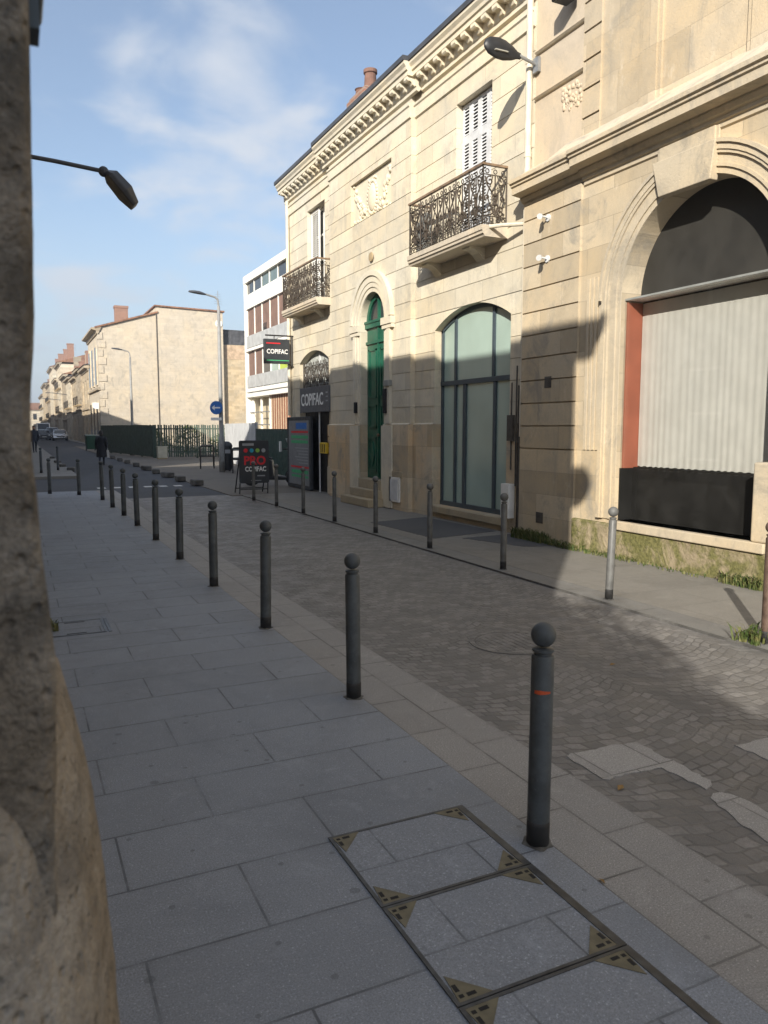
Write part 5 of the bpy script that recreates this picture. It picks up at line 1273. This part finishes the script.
# houses on the near side beyond the side street (they shade the road)
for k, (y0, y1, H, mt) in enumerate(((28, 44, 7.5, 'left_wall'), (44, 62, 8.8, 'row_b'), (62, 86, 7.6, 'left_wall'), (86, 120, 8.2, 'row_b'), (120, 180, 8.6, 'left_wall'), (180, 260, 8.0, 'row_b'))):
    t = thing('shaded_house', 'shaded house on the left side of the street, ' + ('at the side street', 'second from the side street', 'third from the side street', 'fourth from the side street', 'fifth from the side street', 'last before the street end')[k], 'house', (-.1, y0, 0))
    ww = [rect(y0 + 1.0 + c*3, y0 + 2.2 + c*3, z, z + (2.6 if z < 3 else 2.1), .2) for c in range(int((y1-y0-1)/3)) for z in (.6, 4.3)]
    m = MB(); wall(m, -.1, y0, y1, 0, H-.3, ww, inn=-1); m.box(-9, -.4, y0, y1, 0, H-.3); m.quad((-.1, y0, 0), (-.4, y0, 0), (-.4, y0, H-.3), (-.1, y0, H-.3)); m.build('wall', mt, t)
    m = MB(); m.prism([(.25, H-.3), (.25, H-.1), (-4.5, H+1.6), (-9.3, H-.1), (-9.3, H-.3)], y0, y1, 'Y'); m.build('roof', 'tile', t)
    for h in ww[:24]:
        a, b = h['f'](h['zb']); m = MB(); m.box(-.28, -.25, a, b, h['zb'], h['zt']); m.build('window', 'dglass', t)

# ================================================================== white flats
A = thing('apartment_block', 'white modern block of flats with brown sliding shutters and grey balcony panels', 'apartment block', (15.8, 50, 0))
AX, AY0, AY1 = 15.8, 38.0, 57.3
m = MB(); m.box(AX+.9, AX+12, AY0, AY1, 0, 12.3); m.build('back_wall', 'apt_beige', A)
for a_ in (AY1-.42, AY0): m = MB(); m.box(AX-.02, AX+.9, a_, a_+.41, 0, 12.3); m.build('side_fin', 'apt_white', A)
m = MB(); m.box(AX-.05, AX+12, AY0-.02, AY1+.02, 12.2, 12.72); m.build('roof_edge', 'apt_white', A)
m = MB(); m.box(AX, AX+.89, AY0+.4, AY1-.42, 10.3, 11.3); m.build('spandrel', 'apt_white', A)
for z0, z1, nm_ in ((7.24, 7.44, 'slab'), (4.28, 4.55, 'slab'), (3.9, 4.2, 'beam')):
    m = MB(); m.box(AX-.06, AX+.9, AY0+.4, AY1-.42, z0, z1); m.build('floor_slab' if nm_ == 'slab' else 'beam', 'apt_white', A)
ny = 10; st = (AY1-AY0-.82)/ny
for k in range(ny):
    a, b = AY1-.42-(k+1)*st, AY1-.42-k*st
    m = MB(); m.box(AX+.15, AX+.19, a+.05, b-.03, 11.3, 12.2); m.build('strip_window', ('dglass', 'dglass', 'tglass', 'tglass', 'dglass', 'apt_lime')[k % 6], A)
    m = MB(); m.box(AX+.1, AX+.3, a-.04, a+.05, 11.3, 12.2); m.build('mullion', 'apt_white', A)
    for f, (z0, z1) in enumerate(((7.44, 10.3), (4.55, 7.24))):
        mt = 'apt_brown'
        if f == 1: mt = ('apt_brown', 'apt_brown', 'dglass', 'frost', 'apt_lime', 'frost')[k % 6]
        m = MB(); m.box(AX+.16, AX+.2, a+.02, b-.02, z0, z1); m.build('sliding_shutter', mt, A)
        if f == 0 and k == 2: m = MB(); m.box(AX+.14, AX+.16, a+.9, b-.1, 7.5, 8.9); m.build('open_window', 'dglass', A)
        m = MB(); m.box(AX+.10, AX+.2, b-.055, b+.055, z0, z1); m.build('divider', 'apt_white', A)
        m = MB(); m.box(AX, AX+.03, a+.03, b-.03, z0+.06, z0+.92); m.build('balcony_panel', 'apt_grey', A)
m = MB(); m.box(AX+.3, AX+.9, AY1-9.2, AY1-5.4, 0, 3.9); m.build('entrance_cladding', 'apt_rust', A)
for k in range(8):
    m = MB(); m.box(AX+.27, AX+.30, AY1-9.1 + k*.5, AY1-9.05 + k*.5, 0, 3.9); m.build('cladding_joint', 'apt_beige', A)
for k in range(3):
    m = MB(); y = AY1-.9-k*2.1; m.box(AX+.25, AX+.38, y-.09, y+.09, 0, 3.9); m.build('column', 'apt_white', A)
m = MB()
for z in (1.9, 2.8): m.tube([(AX+.2, AY1-5.2, z), (AX+.2, AY1-.4, z)], .04, 5)
m.build('rail', 'steel', A)

# ================================================================== cars
def car(name, label, paint_, x, y, rz, L, W, H, van=False, cat='car'):
    t = thing(name, label, cat, (0,0,0), 'vehicles parked down the street')
    h = W/2
    if van: side = [(-L/2, .35), (-L/2, .95), (-L/2+.1, 1.15), (-L/2+.75, 1.38), (-L/2+1.35, H-.05), (-L/2+1.7, H), (L/2-.1, H), (L/2, H-.15), (L/2, .35)]
    else: side = [(-L/2, .38), (-L/2+.02, .62), (-L/2+.15, .76), (-L/2+1.0, .93), (-L/2+1.75, H-.06), (-L/2+2.3, H), (L/2-.9, H-.06), (L/2-.25, 1.02), (L/2-.02, .90), (L/2, .40)]
    n = len(side); secs = [(-h, .93), (-h*.97, .99), (-h*.8, 1.0), (0, 1.0), (h*.8, 1.0), (h*.97, .99), (h, .93)]
    m = MB(); m.smooth = True; pts = []
    top_w = .80 if not van else .92
    for xx, k in secs:
        for (yy, zz_) in side:
            tw = 1 - (1-top_w)*max(0, (zz_-.9)/(H-.9)); pts.append((xx*tw, yy*(k if abs(yy) > L/2-.3 else 1), zz_))
    fs = [(i*n+j, i*n+(j+1) % n, (i+1)*n+(j+1) % n, (i+1)*n+j) for i in range(len(secs)-1) for j in range(n)]
    fs += [tuple(range(n)), tuple((len(secs)-1)*n+j for j in range(n))]
    m.add(pts, fs); b = m.build('body', paint_, t); e = b.modifiers.new('edge', 'EDGE_SPLIT'); e.split_angle = R(42)
    # glass
    if van: a, c = side[3], side[4]
    else: a, c = side[3], side[4]
    def wpt(p, u): 
        tw = 1 - (1-top_w)*max(0, (p[1]-.9)/(H-.9)); return (u*h*tw, p[0]-.012, p[1]+.012)
    lerp = lambda u: (a[0]+(c[0]-a[0])*u, a[1]+(c[1]-a[1])*u)
    m = MB(); m.quad(wpt(lerp(.06), -.88), wpt(lerp(.06), .88), wpt(lerp(.94), .86), wpt(lerp(.94), -.86)); m.build('windscreen', 'dglass', t)
    for s_ in (-1, 1):
        m = MB(); tw = 1 - (1-top_w)*.5; z0, z1 = (1.30, H-.35) if van else (.98, H-.12)
        tw0 = 1-(1-top_w)*max(0,(z0-.9)/(H-.9)); tw1 = 1-(1-top_w)*max(0,(z1-.9)/(H-.9)); ye = -L/2+2.5 if van else L/2-.85
        m.quad((s_*(h*tw0+.006), -L/2+1.35, z0), (s_*(h*tw0+.006), ye+.2, z0), (s_*(h*tw1+.006), ye-.1, z1), (s_*(h*tw1+.006), -L/2+1.85, z1)); m.build('side_window', 'dglass', t)
        m = MB(); m.ball((s_*h*.74, -L/2+.06, .68), .13, 12, 8, (1.2, .5, .7)); m.build('headlight', 'headlight', t)
        m = MB(); m.ball((s_*(h+.08), -L/2+1.45, 1.02), .09, 10, 8, (1, .6, .8)); m.build('wing_mirror', paint_, t)
        for yy in (-L/2+.85, L/2-.85):
            m = MB(); m.smooth = True; m.lathe([(.2, -.10), (.30, -.11), (.325, -.07), (.325, .07), (.30, .11), (.2, .10)], 20, (s_*(h-.10), yy, .325), 'X'); w = m.build('wheel', 'tyre', t); q = MB(); q.lathe([(.2, -.112), (.2, .112)], 14, (s_*(h-.10), yy, .325), 'X'); q.build('rim', 'chrome', w)
    m = MB(); m.box(-h*.55, h*.55, -L/2-.02, -L/2+.06, .52, .66); m.build('grille', 'black', t)
    m = MB(); m.box(-.26, .26, -L/2-.035, -L/2-.02, .42, .52); m.build('number_plate', 'txt_white', t)
    m = MB(); m.box(-h*.92, h*.92, -L/2-.01, -L/2+.2, .22, .40); m.build('bumper', 'black', t, bevel=.03)
    t.location = (x, y, -.02); t.rotation_euler = (0, 0, rz)
car('parked_car', 'silver car facing the camera, parked in the far street by the terrace', 'car_silver', 5.38, 112, 0, 4.2, 1.8, 1.47)
car('parked_car', 'grey car parked just behind the silver one in the far street', 'car_grey', 4.95, 124, 0, 4.3, 1.85, 1.75)
car('parked_car', 'dark car left of the silver car in the far street', 'car_dark', 3.6, 118, 0, 4.1, 1.75, 1.45)
car('white_van', 'tall white van facing the camera in the far street', 'car_white', 4.05, 134, 0, 5.2, 2.0, 2.45, True, 'van')

# ================================================================== people
def person(label, x, y, rz, H, coat, stride, coat_len, bag=None):
    s_ = H/1.75; t = thing('person', label, 'person', (0,0,0))
    def V(a, b, c): return (a*s_, b*s_, c*s_)
    P = [('pelvis', V(0,0,.95), .13), ('waist', V(0,.0,1.10), .125), ('chest', V(0,-.01,1.32), .15), ('neck', V(0,-.015,1.48), .06), ('skull', V(0,-.02,1.57), .085), ('crown', V(0,-.015,1.68), .085)]
    E_ = [(0,1), (1,2), (2,3), (3,4), (4,5)]
    for sg, f in ((-1, stride), (1, -stride)):
        i = len(P); P += [('hip', V(sg*.09,0,.90), .095), ('knee', V(sg*.10,-f*.5-.03,.50), .065), ('ankle', V(sg*.10,-f,.10), .042), ('toe', V(sg*.11,-f-.16,.035), .035)]; E_ += [(0,i), (i,i+1), (i+1,i+2), (i+2,i+3)]
        i = len(P); P += [('shoulder', V(sg*.18,0,1.40), .07), ('elbow', V(sg*.25,.04+f*.3,1.12), .048), ('wrist', V(sg*.25,-.06+f*.6,.88), .034), ('hand', V(sg*.245,-.09+f*.65,.79), .034)]; E_ += [(2,i), (i,i+1), (i+1,i+2), (i+2,i+3)]
    me = bpy.data.meshes.new('body'); me.from_pydata([p[1] for p in P], E_, []); o = bpy.data.objects.new('body', me); COL.objects.link(o); o.parent = t
    sk = o.modifiers.new('skin', 'SKIN'); sk.use_smooth_shade = True
    for v, p in zip(me.skin_vertices[0].data, P): v.radius = (p[2]*s_, p[2]*s_)
    me.skin_vertices[0].data[0].use_root = True
    sb = o.modifiers.new('subd', 'SUBSURF'); sb.levels = 2; sb.render_levels = 2; me.materials.append(M['cloth_navy'])
    # head with face
    m = MB(); m.smooth = True; m.ball(V(0,-.03,1.62), .105*s_, 16, 12, (.82, .95, 1.15)); m.ball(V(0,-.135,1.60), .022*s_, 8, 6, (.8, 1, 1.2)); m.ball(V(.085,-.02,1.61), .025*s_, 8, 6, (.5, 1, 1.4)); m.ball(V(-.085,-.02,1.61), .025*s_, 8, 6, (.5, 1, 1.4)); m.build('face', 'skin', t)
    m = MB(); m.smooth = True; m.ball(V(0,.0,1.66), .112*s_, 16, 10, (.9, 1.0, 1.0)); m.ball(V(0,.03,1.56), .09*s_, 12, 8, (.95, .8, 1.2)); m.build('hair', 'hair', t)
    # coat
    m = MB(); m.smooth = True; rows = [(1.50, .075, .07), (1.46, .16, .10), (1.40, .215, .125), (1.25, .215, .14), (1.08, .19, .135), (.95, .215, .15), (.75, .235, .175), (coat_len, .255, .20)]; g = []
    for z, a, b in rows: g.append([(a*s_*math.cos(k*math.pi/12), b*s_*math.sin(k*math.pi/12) - .005, z*s_) for k in range(25)])
    for a, b in zip(g, g[1:]): m.strip(a, b)
    for sg, f in ((-1, stride), (1, -stride)): m.tube([V(sg*.17,0,1.42), V(sg*.22,.02+f*.15,1.27), V(sg*.25,.04+f*.3,1.12), V(sg*.25,-.05+f*.56,.91)], .07*s_, 10, radii=[.085*s_, .078*s_, .066*s_, .055*s_])
    m.build('coat', coat, t)
    for sg, f in ((-1, stride), (1, -stride)):
        m = MB(); m.ball(V(sg*.105,-f-.07,.045), .05*s_, 12, 8, (.9, 2.4, .9)); m.build('shoe', 'black', t)
    if bag:
        m = MB(); c = V(-.30,-.08,.62); m.box(c[0]-.05, c[0]+.05, c[1]-.15, c[1]+.15, c[2]-.2, c[2]+.12); m.tube([(c[0], c[1]-.08, c[2]+.12), (c[0]+.02, c[1], c[2]+.26), (c[0], c[1]+.08, c[2]+.12)], .012, 6); bg_ = m.build('shopping_bag', bag, loc=(0,0,0))
        bg_.matrix_world = Matrix.Translation((x, y, -.02)) @ Matrix.Rotation(rz, 4, 'Z'); tag(bg_, 'pale shopping bag held by the person in the long black coat', 'bag')
    t.location = (x, y, -.02 if x > 1.84 else .07); t.rotation_euler = (0, 0, rz)
person('person in a long black coat walking down the road beyond the bollards', 3.46, 36.7, R(176), 1.55, 'cloth_black', .20, .42, 'bag')
person('person in dark clothes on the left pavement beside the near wall edge', 1.10, 55.0, R(10), 1.72, 'cloth_navy', .16, .72)

# ================================================================== weeds and leaves
def weed(x, y, n, h, spread, label, seed, z=0, sx=1., sy=1.):
    rr = random.Random(seed); m = MB()
    for k in range(n):
        a = rr.random()*6.283; e = rr.random(); bx_, by_ = x + spread*sx*(rr.random()-.5), y + spread*sy*(rr.random()-.5); L = h*rr.uniform(.4, 1); w = rr.uniform(.004, .010)
        dx_, dy_ = math.cos(a)*L*rr.uniform(.2, .8), math.sin(a)*L*rr.uniform(.2, .8); s_ = Vector((-math.sin(a), math.cos(a), 0))*w
        p0, p1, p2 = Vector((bx_, by_, z)), Vector((bx_+dx_*.4, by_+dy_*.4, z+L*.65)), Vector((bx_+dx_, by_+dy_, z+L*.85))
        m.quad(p0-s_, p0+s_, p1+s_*.9, p1-s_*.9); m.quad(p1-s_*.9, p1+s_*.9, p2)
        if k % 3 == 0:
            c = p1; u = Vector((rr.gauss(0,1), rr.gauss(0,1), rr.gauss(0,.4))).normalized()*rr.uniform(.012, .028); v = u.cross(Vector((0,0,1)))*.5; m.quad(c-u, c+v, c+u, c-v)
    o = m.build('weed_tuft', 'weed', loc=(x, y, z), recalc=False); return tag(o, label, 'weeds')
weed(5.10, 4.03, 90, .17, .22, 'green weeds growing round the foot of the rust brown bollard', 1)
weed(6.80, 9.25, 420, .22, .75, 'thick green weeds at the wall foot below the drafted pier and drainpipe', 2, sx=.25)
weed(6.80, 8.45, 260, .12, .75, 'low green weeds along the pier foot where the wall shadow ends', 3, sx=.25)
weed(6.80, 7.55, 150, .09, .8, 'sparse low weeds at the mossy plinth below the left window jamb', 4, sx=.2)
weed(6.80, 5.55, 220, .17, .55, 'weeds at the right end of the mossy plinth below the window', 5, sx=.25)
weed(6.80, 6.55, 60, .06, 1.0, 'thin fringe of weeds at the middle of the mossy plinth', 6, sx=.15)
weed(.16, 6.75, 60, .12, .16, 'small green plant by the near wall beside the square cover', 7)
def leaf(x, y, z, s_, rz, mat, label):
    m = MB(); m.add([(-s_, 0, .002), (0, -s_*.45, .006), (s_, 0, .003), (0, s_*.45, .010), (0, 0, .004)], [(0,1,4), (1,2,4), (2,3,4), (3,0,4)]); o = m.build('fallen_leaf', mat); o.location = (x, y, z); o.rotation_euler = (0, 0, rz); tag(o, label, 'leaf', 'fallen leaves')
leaf(2.47, 2.62, -.018, .035, .5, 'dry', 'yellowish fallen leaf on the dark repair beside the pale road patch')
leaf(1.86, 2.05, .002, .018, 1.5, 'dry', 'small dry leaf on the border stones near the nearest bollard')
leaf(3.75, 4.1, -.02, .03, .1, 'dry', 'dry leaf on the cobbles between the manhole and the kerb')

# ================================================================== air
HZ = 0.0012
if HZ:
    m = MB(); m.box(-120, 160, -60, 420, -1.2, 30); hz = m.build('haze', 'white'); hz.data.materials.clear()
    hm = bpy.data.materials.new('air'); hm.use_nodes = True; ht = hm.node_tree; ht.nodes.clear(); ho = ht.nodes.new('ShaderNodeOutputMaterial'); pv = ht.nodes.new('ShaderNodeVolumePrincipled')
    pv.inputs['Color'].default_value = (.93, .95, 1, 1); pv.inputs['Density'].default_value = HZ; pv.inputs['Anisotropy'].default_value = .2; ht.links.new(pv.outputs[0], ho.inputs['Volume'])
    hz.data.materials.append(hm); stuff(hz, 'thin pale morning haze over the street', 'haze')
